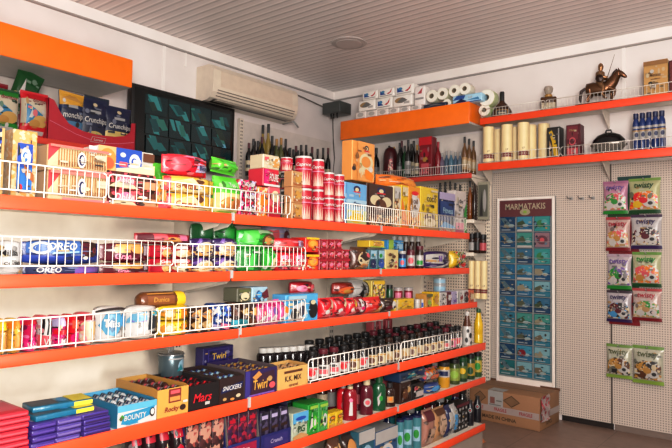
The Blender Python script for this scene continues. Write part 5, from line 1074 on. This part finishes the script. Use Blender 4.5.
def tube_tin(x,Y,z,r,h,label,band=True,group=None):
    t=thing('bottle_tube',label,'tube',(x,Y,z),math.atan2(CAM.y-Y,CAM.x-x)+PI/2,group)
    c=mat((232,212,166),.45,raw=True)
    MB().lathe([(0,0),(r,0),(r,h*.93)],c,20).build('body',t); MB().lathe([(r*1.02,h*.93),(r*1.02,h*.995),(r*.9,h),(0,h)],c,20).build('lid',t)
    if band:
        mb=MB(); mb.art(cylS(r+.0004,0,h),[('r',0,.15,1,.25,'dred'),('t','17',.5,.335,.055,.4,'dark')]+[('e',.12+.11*k,.2,.03,.02,'cream') for k in range(8)],2.6*r/h,.0005,.0005); mb.build('label',t)
    return t
for i,px in enumerate((471.5,477.8,484)):
    Y=-.25; x=along(px,1,Y,1.05); tube_tin(x,Y,.8995,.027,.30,'cream bottle tube on the lowest corner shelf, %s of three'%ORD[i])
# ---------------- paper packs on the corner light box
def paper_pack(r,label,c,art,d=.11,sb=.06,zf=None,lump=0,b=.012):
    ax,am,X,z,w,h=frame('T',r,sb,d,zfix=zf); loc,rot=put(ax,am,X,d,z)
    mb=MB().cbox(-w/2+.001,w/2-.001,-d/2,d/2,0,h-.001,mat(c,.3,foil=True,raw=True),b,3)
    mb.art(flatS(w*.94,h,d),art,w/h,.0006,.001)
    return tag(mb.build('paper_pack',None,loc,rot),label,'paper pack')
lg=[('p',[(.12,.3),(.12,.75),(.5,.3)],'blue'),('e',.3,.6,.12,.14,'sky'),('p',[(.55,.35),(.75,.5),(.9,.85),(.85,.5),(.7,.3)],'red'),('r',.1,.12,.9,.2,'lgrey')]
lg2=[('e',.4,.55,.3,.25,'tan'),('p',[(.2,.4),(.5,.8),(.8,.5),(.5,.3)],'grey'),('r',.6,.2,.9,.4,'white')]
lw=[(355,366,),(366.3,377),(377.3,388),(388.3,399),(399.3,410),(410.3,421)]
for i,(a,b) in enumerate(lw):
    paper_pack((a,111.5-i*1.3,b,123-i*1.6),'clear wrapped white paper roll pack in the bottom row, %s from the cable'%ORD[i],(225,218,212),[('r',.1,.1,.9,.25,'lgrey'),('e',.5,.6,.3,.25,'white')])
mid=[(358,375,107.5,'brown'),(375.5,392,105,'blue'),(392.5,412,102.5,'brown')]
for i,(a,b,y,k) in enumerate(mid):
    paper_pack((a,y-7.5,b,y+4-.5*i),'white paper pack in the middle row, %s'%('with brown print nearest the dark box','with blue red print','with brown print beside plain pack')[i],'white',lg if k=='blue' else lg2)
for i,(a,b,y) in enumerate(((362,377.5,90.5),(378,394,88),(394.5,413.5,84))):
    paper_pack((a,y,b,y+10.5),'white paper pack with blue and red print in the top row, %s from the cable'%ORD[i],'white',lg)
paper_pack((414,86,425,111),'plain white tall paper pack beside the printed packs',(236,230,226),[('r',.1,.3,.9,.4,'lgrey'),('p',[(.3,.6),(.8,.9),(.7,.6)],'rose')],zf=2.52)
paper_pack((423,103,446,117),'dark navy paper pack with pale sheen under the rolls',(35,48,75),[('p',[(.1,.4),(.5,.8),(.9,.4),(.5,.55)],'grey'),('r',.1,.1,.9,.2,'navy')],sb=.03)
paper_pack((452,94,482,111.5),'blue and white paper pack at the light box end','pale',[('p',[(.0,.45),(.15,.95),(.45,.9),(.4,.5)],(40,90,175)),('p',[(.05,.1),(.3,.55),(.5,.2),(.4,.05)],'navy'),('t','Soft',.62,.6,.3,.4,'white',.2),('p',[(.5,.3),(.9,.5),(.95,.2)],'sky'),('r',0,.02,1,.12,(40,90,175))],sb=.03)
def roll(px,py,label,rpx=6.2,c=(232,226,214),sb=.05,ln=.10):
    Y=-.362+sb; p=hit(px,py,1,Y); e=hit(px+rpx,py,1,Y); R=(e.x-p.x)*.95
    t=thing('paper_roll',label,'paper roll',(p.x,Y,p.z),0)
    M=Matrix.Rotation(-PI/2,4,'X')
    MB().lathe([(R*.40,0),(R*.93,0),(R,.008)],mat((238,234,222),.6,raw=True),22,M,caps=False).lathe([(R,.008),(R,ln-.008),(R*.93,ln),(R*.40,ln),(R*.40,0)],mat(c,.6,raw=True),22,M,caps=False).build('paper',t)
    MB().lathe([(R*.40,.001),(R*.40,ln-.001),(R*.34,ln-.001),(R*.34,.001),(R*.40,.001)],(190,170,140),16,M,caps=False).box(-R*.35,R*.35,ln*.6,ln*.62,-R*.35,R*.35,(90,75,60)).build('core',t)
    return t
for i,(px,py,l) in enumerate(((431.5,96,'green tinted paper roll seen end on, nearest the plain pack'),(442,93.5,'green tinted paper roll seen end on, second of the upper row'),(454,90.5,'cream paper roll seen end on above the blue pack'),(464.5,88.5,'cream paper roll seen end on, last of the upper row'),(446.5,103.5,'small green tinted roll end above the navy pack'))):
    roll(px,py,l,6 if i<4 else 4.6,(222,222,190) if i in(0,1,4) else (232,226,210))
roll(486,97.5,'large green edged paper roll at the end of the light box',8.5,(205,215,165),.09)
roll(484,110,'green paper roll underneath at the end of the light box',6,(175,195,130),.10)

# ---------------- upper display shelf
Y=-.20; z=SH['U'][2]
px=502; x=along(px,1,Y,2.4); h=hit(px,92,1,Y).z-z
t=thing('cognac_bottle','squat dark cognac bottle with black capsule on the upper shelf','bottle',(x,Y,z),.35)
MB().loft([[Vector((a*math.cos(q),b*math.sin(q),s*h)) for q in [2*PI*k/20 for k in range(20)]] for a,b,s in ((.08,.03,0),(.086,.033,.03),(.078,.032,.25),(.05,.03,.48),(.024,.022,.60),(.017,.017,.68))],mat((70,38,20),.12)).build('body',t)
MB().lathe([(.0185,h*.66),(.0185,h*.96),(.016,h)],'black',14).build('capsule',t)
MB().art(lambda u,v,o:Vector(((u-.5)*.09,-.033*math.sqrt(max(.1,1-((u-.5)*.9)**2))-o,h*(.10+.22*v))),[('r',0,0,1,1,'gold'),('r',.06,.1,.94,.9,'dark'),('r',.2,.35,.8,.6,'beige')],2,.0006,.0015).build('label',t)
px=548.5; x=along(px,1,Y,2.4); h=hit(px,86,1,Y).z-z
t=thing('whisky_bottle','square amber whisky decanter with clear glass stopper','bottle',(x,Y,z),.35)
MB().cbox(-.058,.058,-.03,.03,0,h*.58,mat((85,48,24),.1),.012,3).cbox(-.05,.05,-.031,.0,h*.10,h*.36,'beige',.0015).build('body',t)
MB().lathe([(.026,h*.58),(.028,h*.6),(.028,h*.66),(.022,h*.68)],'gold',16).build('collar',t)
MB().lathe([(.016,h*.68),(.03,h*.76),(.036,h*.88),(.028,h*.97),(.01,h)],mat((205,190,172),.06),10).build('stopper',t)
# knight on horse
X0=along(582,1,Y,2.45); X1=along(622,1,Y,2.45); Wd=(X1-X0)*1.12; Hh=hit(604,66,1,Y).z-z; K=Wd
BR=mat((120,78,50),.3,metal=.75); BR2=mat((178,128,84),.3,metal=.7); BD=mat((52,30,22),.35,metal=.5)
t=thing('knight_statue','bronze statue of an armoured knight with lance riding a horse','statue',((X0+X1)/2,Y,z),.10)
def limb(mb,pts,c,n=10):
    rings=[]
    P=[Vector(p[:3]) for p in pts]
    for i,p in enumerate(P):
        d=(P[min(i+1,len(P)-1)]-P[max(i-1,0)]).normalized(); u=d.cross(Vector((0,1,0)))
        if u.length<.1: u=d.cross(Vector((1,0,0)))
        u.normalize(); w_=d.cross(u)
        r=pts[i][3]; r2=pts[i][4] if len(pts[i])>4 else r
        rings.append([p+u*r*math.cos(2*PI*k/n)+w_*r2*math.sin(2*PI*k/n) for k in range(n)])
    mb.loft(rings,c); return mb
s_=K
MB().cbox(-.56*s_,.50*s_,-.055,.055,0,.022,BD,.006,2).build('base',t)
b=MB()
DR=1.22
limb(b,[(-.36*s_,0,.42*s_,.03*s_,.03*s_),(-.33*s_,0,.43*s_,.14*s_,.11*s_),(-.2*s_,0,.42*s_,.17*s_,.13*s_),(0,0,.40*s_,.16*s_,.12*s_),(.16*s_,0,.44*s_,.165*s_,.12*s_),(.24*s_,0,.55*s_,.13*s_,.09*s_),(.33*s_,0,.69*s_,.095*s_,.06*s_),(.37*s_,0,.75*s_,.075*s_,.05*s_),(.44*s_,0,.69*s_,.06*s_,.045*s_),(.52*s_,0,.62*s_,.035*s_,.03*s_),(.54*s_,0,.61*s_,.015*s_,.015*s_)],BR)
for sy in (-1,1):
    y=sy*.06*s_
    limb(b,[(-.26*s_,y,.40*s_,.085*s_),(-.24*s_,y,.28*s_,.05*s_),(-.32*s_,y,.17*s_,.03*s_),(-.28*s_,y,.06*s_,.022*s_),(-.27*s_,y,.022,.032*s_)],BR)
    q=.10*s_ if sy<0 else 0
    limb(b,[(.16*s_,y,.40*s_,.065*s_),(.20*s_+q,y,.26*s_+q*.6,.038*s_),(.20*s_+q*.8,y,.20*s_+q*.2,.028*s_),(.18*s_+q*.4,y,.07*s_+q*.6,.022*s_),(.20*s_+q*.5,y,.022+q*.5,.03*s_)],BR)
    limb(b,[(.37*s_,sy*.03*s_,.78*s_,.018*s_),(.37*s_,sy*.035*s_,.84*s_,.006*s_)],BR,6)
limb(b,[(-.36*s_,0,.46*s_,.03*s_),(-.45*s_,0,.40*s_,.04*s_),(-.48*s_,0,.22*s_,.035*s_),(-.46*s_,0,.12*s_,.008*s_)],BD)
limb(b,[(.20*s_,0,.62*s_,.03*s_),(.27*s_,0,.75*s_,.035*s_),(.33*s_,0,.83*s_,.02*s_)],BD,6)
b.build('horse',t)
r=MB()
limb(r,[(-.04*s_,0,.50*s_,.11*s_,.09*s_),(-.04*s_,0,.60*s_,.085*s_,.07*s_),(-.03*s_,0,.72*s_,.105*s_,.075*s_),(-.03*s_,0,.80*s_,.10*s_,.06*s_),(-.02*s_,0,.84*s_,.035*s_),(-.02*s_,0,.87*s_,.055*s_),(-.015*s_,0,.93*s_,.062*s_),(-.02*s_,0,.99*s_,.05*s_),(-.02*s_,0,1.02*s_,.012*s_)],BR2)
for sy in (-1,1):
    limb(r,[(-.02*s_,sy*.09*s_,.52*s_,.06*s_),(.06*s_,sy*.13*s_,.40*s_,.05*s_),(.03*s_,sy*.13*s_,.24*s_,.035*s_),(.09*s_,sy*.13*s_,.20*s_,.03*s_)],BR2)
    limb(r,[(-.03*s_,sy*.10*s_,.78*s_,.04*s_),(.02*s_,sy*.12*s_,.66*s_,.034*s_),(.14*s_,sy*.08*s_,.64*s_,.028*s_)],BR2)
r.build('rider',t)
MB().tube([(.10*s_,-.09*s_,.50*s_),(.16*s_,-.09*s_,.70*s_),(.30*s_,-.09*s_,1.16*s_)],.011*s_,BD,6,.003*s_).build('lance',t)
MB().lathe([(0,-.01),(.09*s_,0),(.085*s_,.01),(0,.02)],BD,14,Matrix.Translation((-.02*s_,-.16*s_,.62*s_))@Matrix.Rotation(PI/2,4,'X')).build('shield',t)
bkL=(643.5,60.5,668,87)
box('U',bkL,'gift_box','tan wooden gift box with faint brown lettering on the upper shelf','box',(235,185,105),[('r',.0,.88,1,1,(170,120,60)),('t','Metaxa',.5,.62,.1,.5,(130,85,40),.2),('r',.3,.5,.7,.52,(150,105,55)),('r',.04,.04,.96,.06,(170,120,60))],d=.10,sb=.08)
box('U',(668.8,58,700,84),'gift_box','dark red box beside the tan gift box at picture edge','box','maroon',[('r',.05,.05,.95,.95,(120,40,35))],d=.10,sb=.08)
# ---------------- lower display shelf
z=SH['L'][2]
for i,(px,pt,yy) in enumerate(((488.5,121,-.24),(507,119.5,-.24),(523.5,117.5,-.24))):
    x=along(px,1,yy,2.1); tube_tin(x,yy,z,.044,min(.302,hit(px,pt,1,yy).z-z),'tall cream bottle tube with red band, front row, %s from the post'%ORD[i])
for i,(px,pt,yy) in enumerate(((497.5,122,-.12),(515,121,-.12),(531,121,-.13),(544,122,-.12))):
    x=along(px,1,yy,2.1); tube_tin(x,yy,z,.042,.30,'plain cream bottle tube in the second row, %s from the post'%ORD[i],False)
box('L',(547,127,560,158),'gift_box','black bottle box with yellow swoosh beside cream tubes','box','black',[('r',.08,.05,.92,.95,'dark'),('p',[(.15,.85),(.4,.9),(.75,.5),(.9,.1),(.55,.1),(.4,.55)],'yellow'),('p',[(.2,.6),(.4,.4),(.35,.1),(.2,.1)],'tan'),('r',.88,.05,.97,.95,'lgrey'),('e',.55,.7,.12,.06,'cream')],d=.09,sb=.09)
box('L',(566,124.5,580.5,155),'gift_box','maroon bottle box with gold emblem beside the domed dish','box',(105,25,40),[('r',.08,.55,.85,.95,(130,35,50)),('e',.45,.5,.25,.12,'rose'),('e',.45,.5,.17,.08,'maroon'),('t','Oban',.45,.83,.07,.6,'tan'),('r',.08,.05,.85,.3,'rose'),('r',.88,0,1,1,'maroon')],d=.09,sb=.09)
x=along(608.5,1,-.17,2.05); rr=(along(624,1,-.17,2.05)-along(593,1,-.17,2.05))/2*1.12
t=thing('serving_dish','black domed serving dish with silver rim on short legs','dish',(x,-.165,z),.1)
HD=.15
M=Matrix.Diagonal((1,.62,1,1))
MB().lathe([(rr*.98,.085),(rr*.9,.118),(rr*.66,.150),(rr*.3,.168),(0,.172)],mat((22,20,22),.12),28,M,caps=False).build('dome',t)
MB().lathe([(rr*.35,.02),(rr*.7,.035),(rr*.95,.07),(rr*1.06,.078),(rr*1.06,.086),(rr*.95,.086)],mat((190,182,172),.22,metal=.6),28,M).build('rim',t)
for sx in (-1,0,1): MB().lathe([(.012,0),(.009,.02),(.014,.05)],mat((60,55,55),.3),10,Matrix.Translation((sx*rr*.55,-.03 if sx else .07,0))).build('leg',t)
MB().tube([(-.02,0,.168),(-.015,0,.188),(.015,0,.188),(.02,0,.168)],.006,'dark').build('knob',t)
for i in range(5):
    px=(636,642.5,649,655.5,662)[i]; pt=(114,113,112.5,112,111)[i]; Y=-.22; x=along(px,1,Y,2.1); h=hit(px,pt,1,Y).z-z
    if i==0:
        t5=thing('drink_bottle','blue bottle with white label in a row of five, nearest the domed dish','bottle',(x,Y,z),.35)
        MB().lathe([(0,0),(.0215,0),(.0225,.004),(.0225,h*.70),(.020,h*.78),(.014,h*.84),(.013,h*.88)],mat((30,55,120),.15),14).build('body',t5)
        MB().lathe([(.015,h*.86),(.0165,h*.87),(.0165,h),(.012,h)],'navy',12).build('cap',t5)
        mb=MB().lathe([(.0230,h*.32),(.0230,h*.56)],'lgrey',14,caps=False); mb.art(cylS(.0230,h*.32,h*.24),[('e',.5,.5,.2,.25,'navy'),('r',0,.85,1,1,'tan')],2); mb.build('label',t5)
        MB().lathe([(.0229,h*.60),(.0229,h*.66)],'lgrey',14,caps=False).build('neck_label',t5)
    else: dup(t5,'blue bottle with white label in a row of five, %s from the domed dish'%ORD[i],(x,Y,z),.35)

# ---------------- hanging snack bags on the pegboard
def hbag(px0,px1,py0,py1,label,c,top,bot,art,dz=0,Y=-.055):
    a0=along(px0,1,Y,1.0); a1=along(px1,1,Y,1.0); zt=hit((px0+px1)/2,py0,1,Y).z; zb=hit((px0+px1)/2,py1,1,Y).z
    w=a1-a0; h=zt-zb; S=pillS(w,h,.055,'v',2.4)
    mb=MB().pillow(S,F_(c)); mb.art(S,[('r',0,0,1,.10,bot),('r',0,.92,1,1,top)]+mixprint(c,art,14),w/h,.00035,.0016)
    o=tag(mb.build('snack_bag',None,((a0+a1)/2,Y,zb),rot=(-.03,0,random.uniform(-.03,.03))),label,'snack bag')
    xm=(a0+a1)/2
    hk=tag(MB().tube([(xm,-.024,zt-.012),(xm,Y-.035,zt-.010),(xm,Y-.045,zt-.002)],.003,'lgrey',6).cbox(xm-.012,xm+.012,-.028,-.022,zt-.03,zt,'lgrey',.002).build('display_hook'),'steel hook in the '+label.split(' hanging in the ')[1].replace(',',' of snack bags,'),'hook')
    return o
sn=lambda t1,f1,f2,f3:[('t','twisty',.5,.77,.22,.95,t1,.1),('p',[(.04,.12),(.06,.5),(.35,.62),(.7,.6),(.95,.5),(.95,.12)],busy([f1,f2,'white','cream',f3,'tan'],70,seed=len(LABELS)%9)),('e',.35,.46,.24,.13,busy([f1,f1,f2,'cream',f1],90)),('e',.64,.5,.2,.12,busy([f2,f2,f1,'white'],90)),('e',.68,.28,.2,.11,'white'),('e',.72,.28,.08,.05,'dark'),('e',.3,.25,.16,.1,f3),('e',.5,.36,.14,.08,f1)]
rows=[(603.5,629,181,214,'pink',(225,160,190),(200,130,170),'green','violet','green','rose','white','first row, nearer the hooks'),
 (629,662,178,213.5,'lime',(225,225,170),(150,190,90),'dgreen','dgreen','red','orange','yellow','first row, orange fruit picture'),
 (606,631,217,251,'rose',(240,205,195),(185,60,70),'dred','crimson','gold','rose','white','second row, red top'),
 (631,663,214.5,249,'lilac',(235,230,230),(70,45,75),'dpurple','dpurple','maroon','dark','white','second row, purple base'),
 (607,632,254,289,'lilac',(235,220,225),(215,190,205),'green','violet','green','violet','white','third row, purple lettering'),
 (632,662,252,287,'lime',(225,225,180),(120,170,70),'dgreen','green','rose','orange','gold','third row, orange fruit picture'),
 (606.5,632,290.5,322,'lilac',(225,215,220),(60,40,55),'dpurple','dpurple','maroon','dark','sky','fourth row, dark base'),
 (632,662,288.5,321,'rose',(240,210,200),(190,60,65),'dred','crimson','tan','green','white','fourth row, red base'),
 (606,632,344.5,378,'beige',(230,228,200),(120,160,60),'lime','olive','gold','brown','dark','bottom row, green seals beside the panel seam'),
 (632,663.5,346,384,'cream',(232,230,205),(120,165,60),'lime','olive','gold','dark','brown','bottom row, green seals away from the seam')]
for (a,b,c0,c1,c,body,tp,bt,tc,f1,f2,f3,wh) in rows:
    nm={'pink':'pink','lime':'light green','rose':'pale red','lilac':'white','beige':'cream','cream':'wide cream'}[c]
    hbag(a,b,c0,c1,'%s puff snack bag hanging in the %s'%(nm,wh),body,tp,bt,sn(tc,f1,f2,f3))
for i,(a,b,c0,c1,c,l) in enumerate(((618,652,176,200,(30,75,70),'teal dark bag peeking over the first row of snack bags'),(608,640,183,217,'dgreen','green bag behind the first row of snack bags'),(609,640,219,254,'dred','dark red bag behind the second row of snack bags'),(610,640,256,292,'dgreen','dark green bag behind the third row of snack bags'),(609,640,292,325,'dred','maroon bag behind the fourth row of snack bags'))):
    Y=-.0295; a0=along(a,1,Y,1.0); a1=along(b,1,Y,1.0); zt=hit((a+b)/2,c0,1,Y).z; zb_=hit((a+b)/2,c1,1,Y).z
    S=pillS(a1-a0,zt-zb_,.010,'v',2.4); tag(MB().pillow(S,F_(c)).build('snack_bag',None,((a0+a1)/2,Y,zb_)),l,'snack bag')
for i,(px,py) in enumerate(((571,198.5),(582,198.5),(593,198))):
    p=hit(px,py,1,-.03); tag(MB().tube([(p.x,-.022,p.z),(p.x-.004,-.10,p.z-.002),(p.x-.004,-.115,p.z+.012)],.0035,(120,112,105),6).cbox(p.x-.014,p.x+.014,-.028,-.022,p.z-.012,p.z+.012,'lgrey',.002).build('display_hook'),'empty steel display hook on the pegboard, %s from the display stand'%ORD[i],'hook')

# ---------------- postcard display panel
DX0,DX1,DZ0,DZ1,DY=1.79,2.262,.205,1.712,-.045
t=thing('postcard_stand','white framed display panel with maroon header and wire pockets','display stand',((DX0+DX1)/2,-.024,DZ0))
w=DX1-DX0; h=DZ1-DZ0
MB().box(-w/2,w/2,-.016,0,0,h,(150,175,180)).build('backing',t)
FR=mat((232,224,217),.4,raw=True)
for a in ((-w/2,-w/2+.022,0,h),(w/2-.022,w/2,0,h)): MB().cbox(a[0],a[1],-.034,-.002,a[2],a[3],FR,.004).build('side_frame',t)
MB().cbox(-w/2+.022,w/2-.022,-.034,-.002,h-.022,h,FR,.004).build('top_frame',t)
MB().cbox(-w/2+.022,w/2-.022,-.034,-.002,0,.075,FR,.004).build('bottom_frame',t)
mb=MB().box(-w/2+.023,w/2-.023,-.024,-.0165,h-.155,h-.023,mat((112,50,54),.5)); mb.art(lambda u,v,o:Vector(((u-.5)*(w-.05),-.024-o,h-.155+.132*v)),[('t','MARMATAKIS',.5,.62,.42,.86,'beige'),('e',.5,.28,.10,.2,(200,190,150)),('r',.47,.2,.53,.36,'lime')],(w-.05)/.132); mb.build('header',t)
ROWS=10; ph=(h-.155-.08)/ROWS; cw=(w-.05)/3
wm=mat((215,212,206),.35)
random.seed(11)
seas=[((28,110,155),(60,160,190)),((18,80,125),(45,130,165)),((35,120,125),(70,165,150)),((18,65,105),(50,115,150)),((45,130,155),(150,205,215))]
for q in range(3):
    wb=MB()
    x0=-w/2+.027+cw*q; x1=x0+cw-.004
    for xx in (x0,x1): wb.tube([(xx,-.040,.085),(xx,-.040,h-.165)],.0016,wm,4)
    for r_ in range(ROWS):
        zz=.085+ph*r_
        wb.tube([(x0,-.040,zz),(x1,-.040,zz)],.002,wm,4); wb.tube([(x0,-.042,zz+ph*.38),(x1,-.042,zz+ph*.38)],.0018,wm,4)
        wb.tube([(x0,-.040,zz),(x0,-.018,zz)],.0016,wm,4); wb.tube([(x1,-.040,zz),(x1,-.018,zz)],.0016,wm,4)
    wb.build('wire_pocket',t)
for q in range(3):
    for r_ in range(ROWS):
        zz=DZ0+.085+ph*(ROWS-1-r_)+.004; x0=(DX0+DX1)/2-w/2+.027+cw*q+.006; ww=cw-.016; hh=ph*.93
        ca,cb_=random.choice(seas)
        mb=MB().box(-ww/2,ww/2,-.004,.004,0,hh,mat(ca,.25))
        land=random.choice([(90,95,70),(120,105,80),(60,80,50),(170,160,130)])
        a=[('r',.03,.5,.97,.97,cb_),('p',[(.03,.3),(.03,.55+.2*random.random()),(.4,.75),(.6,.45),(.4,.3)],land),('r',.03,.03,.97,.28,ca),('e',random.uniform(.5,.8),.4,.2,.1,(190,215,215)),('r',.1,.08,.7,.14,(210,220,220))]
        if q==2 and r_==1: a=[('r',.03,.03,.97,.97,(170,130,140)),('e',.5,.5,.35,.3,(110,60,75)),('e',.5,.5,.15,.15,'rose')]
        if q==1 and r_ in (0,1,3): a.append(('r',.02,.0,.98,.13,'white'))
        if q==1 and r_==8: a.append(('e',.35,.5,.25,.25,'dred'))
        if q==0: a=[('p',[(.0,.9),(.3,.95),(1,.2),(.6,.1)],(90,120,130)),('p',[(.1,.1),(.3,.5),(.9,.3),(.8,.05)],land)]+a[2:]
        if q==2 and r_ in (0,2): a=[('r',.02,.02,.98,.98,(50,165,160)),('e',.4,.5,.25,.25,(60,140,80)),('e',.65,.6,.2,.2,(90,190,190)),('e',.5,.45,.1,.1,(40,100,60))]
        mb.art(flatS(ww,hh,.008),a[:1]+smallprint(ca,7,q*20+r_)+a[1:]+smallprint(ca,6,q*20+r_+99),ww/hh,.0002,.0003)
        desc=('blue','teal','blue')[q]
        tag(mb.build('postcard',None,(x0+ww/2,-.054,zz),rot=(.0,0,0)),'%s seaside postcard in the %s column of pockets, %s from the header'%(desc,('left','middle','right')[q],ORD[r_]),'postcard','postcards in wire pockets')

# ---------------- floor carton
bx0,bx1,by0,by1,bh=1.74,2.292,-.425,-.05,.235
t=thing('floor_carton','brown shipping carton wrapped with red printed tape on the floor','carton',((bx0+bx1)/2,(by0+by1)/2,0),-.03)
w=bx1-bx0; d=by1-by0
CB=wall_mat('cardboard',(150,108,74),.1)
mb=MB().cbox(-w/2,w/2,-d/2,d/2,0,bh,CB,.006,2)
mb.box(-w/2+.004,w/2-.004,-.003,.003,bh-.0005,bh+.0008,(95,65,42)).box(-w/2-.006,w/2+.006,d/2-.004,d/2+.004,bh-.01,bh+.012,(120,75,52))
fs=lambda u,v,o: Vector(((u-.5)*w*.99,-d/2-o,v*bh)); rs_=lambda u,v,o: Vector((w/2+o,(u-.5)*d*.98,v*bh)); ts=lambda u,v,o: Vector(((u-.5)*w*.98,(v-.5)*d*.98,bh+.0009+o))
mb.art(fs,[('t','MADE IN CHINA',.44,.17,.13,.62,(48,32,24)),('p',[(.07,.75),(.16,.93),(.25,.75),(.16,.57)],(70,48,34)),('p',[(.082,.75),(.16,.905),(.238,.75),(.16,.595)],(146,104,71)),('p',[(.5,.75),(.62,.93),(.74,.75),(.62,.57)],(70,48,34)),('p',[(.512,.75),(.62,.905),(.728,.75),(.62,.595)],(146,104,71))],w/bh)
mb.art(rs_,[('t','10 PCS',.45,.17,.13,.5,(48,32,24))],d/bh)
mb.build('box',t)
tp=mat((205,185,178),.3); tr=(180,35,45)
m2=MB(); m2.art(fs,[('r',0,.33,1,.53,tp),('t','FRAGILE',.12,.43,.12,.2,tr),('t','FRAGILE',.46,.43,.12,.2,tr),('t','FRAGILE',.82,.43,.12,.2,tr)],w/bh,.0004,.0012)
m2.art(rs_,[('r',0,.33,1,.53,tp),('t','FRAGILE',.3,.43,.12,.4,tr)],d/bh,.0004,.0012)
m2.build('tape',t)
m3=MB(); m3.art(fs,[('r',.28,.52,.5,1.0,'lgrey'),('r',.31,.6,.38,.8,(150,90,80)),('r',.4,.68,.48,.72,'grey'),('r',.3,.55,.47,.58,'grey')],w/bh,.0004,.0025); m3.art(ts,[('r',.28,0,.5,.25,'lgrey')],w/d,.0002,.0008); m3.build('paper_label',t)
V=MB(); random.seed(3)
def crump(u,v,o=0):
    return Vector((w/2+.008+.012*abs(math.sin(8*u+5*v))+.008*math.sin(13*v+3*u), -d/2-.006+.15*u, .07+.18*v))
N=9; P=[crump(i/N,j/N) for j in range(N+1) for i in range(N+1)]
V.add(P,[(j*(N+1)+i,j*(N+1)+i+1,(j+1)*(N+1)+i+1,(j+1)*(N+1)+i) for j in range(N) for i in range(N)],busy([(215,195,190),(215,195,190),'rose','crimson',(225,205,200)],45),True)
V.build('loose_tape',t)
tag(MB().lathe([(0,0),(.022,.004),(.026,.02),(.018,.036),(0,.04)],'black',12).build('tape_knob',None,(bx1-.03,-.30,bh+.001)),'small black lump on the corner of the floor carton','lump') if 0 else None
# ---------------- loose sweets before the base deck
for i,(px,py,c,a,l) in enumerate(((452,450,(200,60,60),[('e',.5,.5,.3,.3,'white')],'red sweet bag with white blot on the floor'),(466,446,(225,220,215),[('e',.4,.5,.2,.2,'rose'),('e',.7,.4,.15,.2,'red')],'white and red sweet bag on the floor'),(480,449,(215,120,60),[('e',.5,.5,.3,.25,'cream')],'orange sweet bag on the floor beside the deck'))):
    floor_bag(px,py,l,c,a,.6+i*.4)

# ================================================================== LIGHT, CAMERA
w=bpy.data.worlds.new('world'); bpy.context.scene.world=w; w.use_nodes=True
bg=w.node_tree.nodes['Background']; bg.inputs[0].default_value=(1.0,.93,.88,1); bg.inputs[1].default_value=.37
def area(name,loc,target,size,power,col,spread=PI):
    l=bpy.data.lights.new(name,'AREA'); l.energy=power; l.size=size; l.color=col; l.spread=spread
    o=bpy.data.objects.new(name,l); C.objects.link(o); o.location=loc
    o.rotation_euler=(Vector(target)-Vector(loc)).to_track_quat('-Z','Y').to_euler(); return o
area('doorway_light',(4.05,-4.2,.85),(2.0,-3.2,1.0),.40,32,(1,.94,.87))
area('bounce_light',(4.4,-5.0,1.7),(2.4,-2.6,2.95),1.0,150,(1,.95,.915))  # added uplight behind the camera that lifts the ceiling
area('wall_wash_fill',(4.5,-2.2,2.78),(1.9,-.2,2.1),.9,23,(1,.94,.89))  # added unseen fill that brightens the upper back wall
area('overhead_fill',(4.3,-4.6,2.75),(1.8,-2.2,1.7),1.2,38,(1,.945,.905))  # added overhead fill for the general brightness
cam=bpy.data.cameras.new('camera'); co=bpy.data.objects.new('camera',cam); C.objects.link(co)
cam.sensor_width=36; cam.lens=FPX/672*36; cam.clip_start=.02
co.matrix_world=Matrix.Translation(CAM)@ROT.to_4x4()
sc=bpy.context.scene; sc.camera=co
sc.view_settings.view_transform='Standard'; sc.view_settings.look='None'; sc.view_settings.exposure=0
sc.cycles.max_bounces=5; sc.cycles.use_denoising=True

vs=sc.view_settings; vs.use_curve_mapping=True
cv=vs.curve_mapping.curves[3]; cv.points.new(.25,.20); cv.points.new(.72,.76); vs.curve_mapping.update()
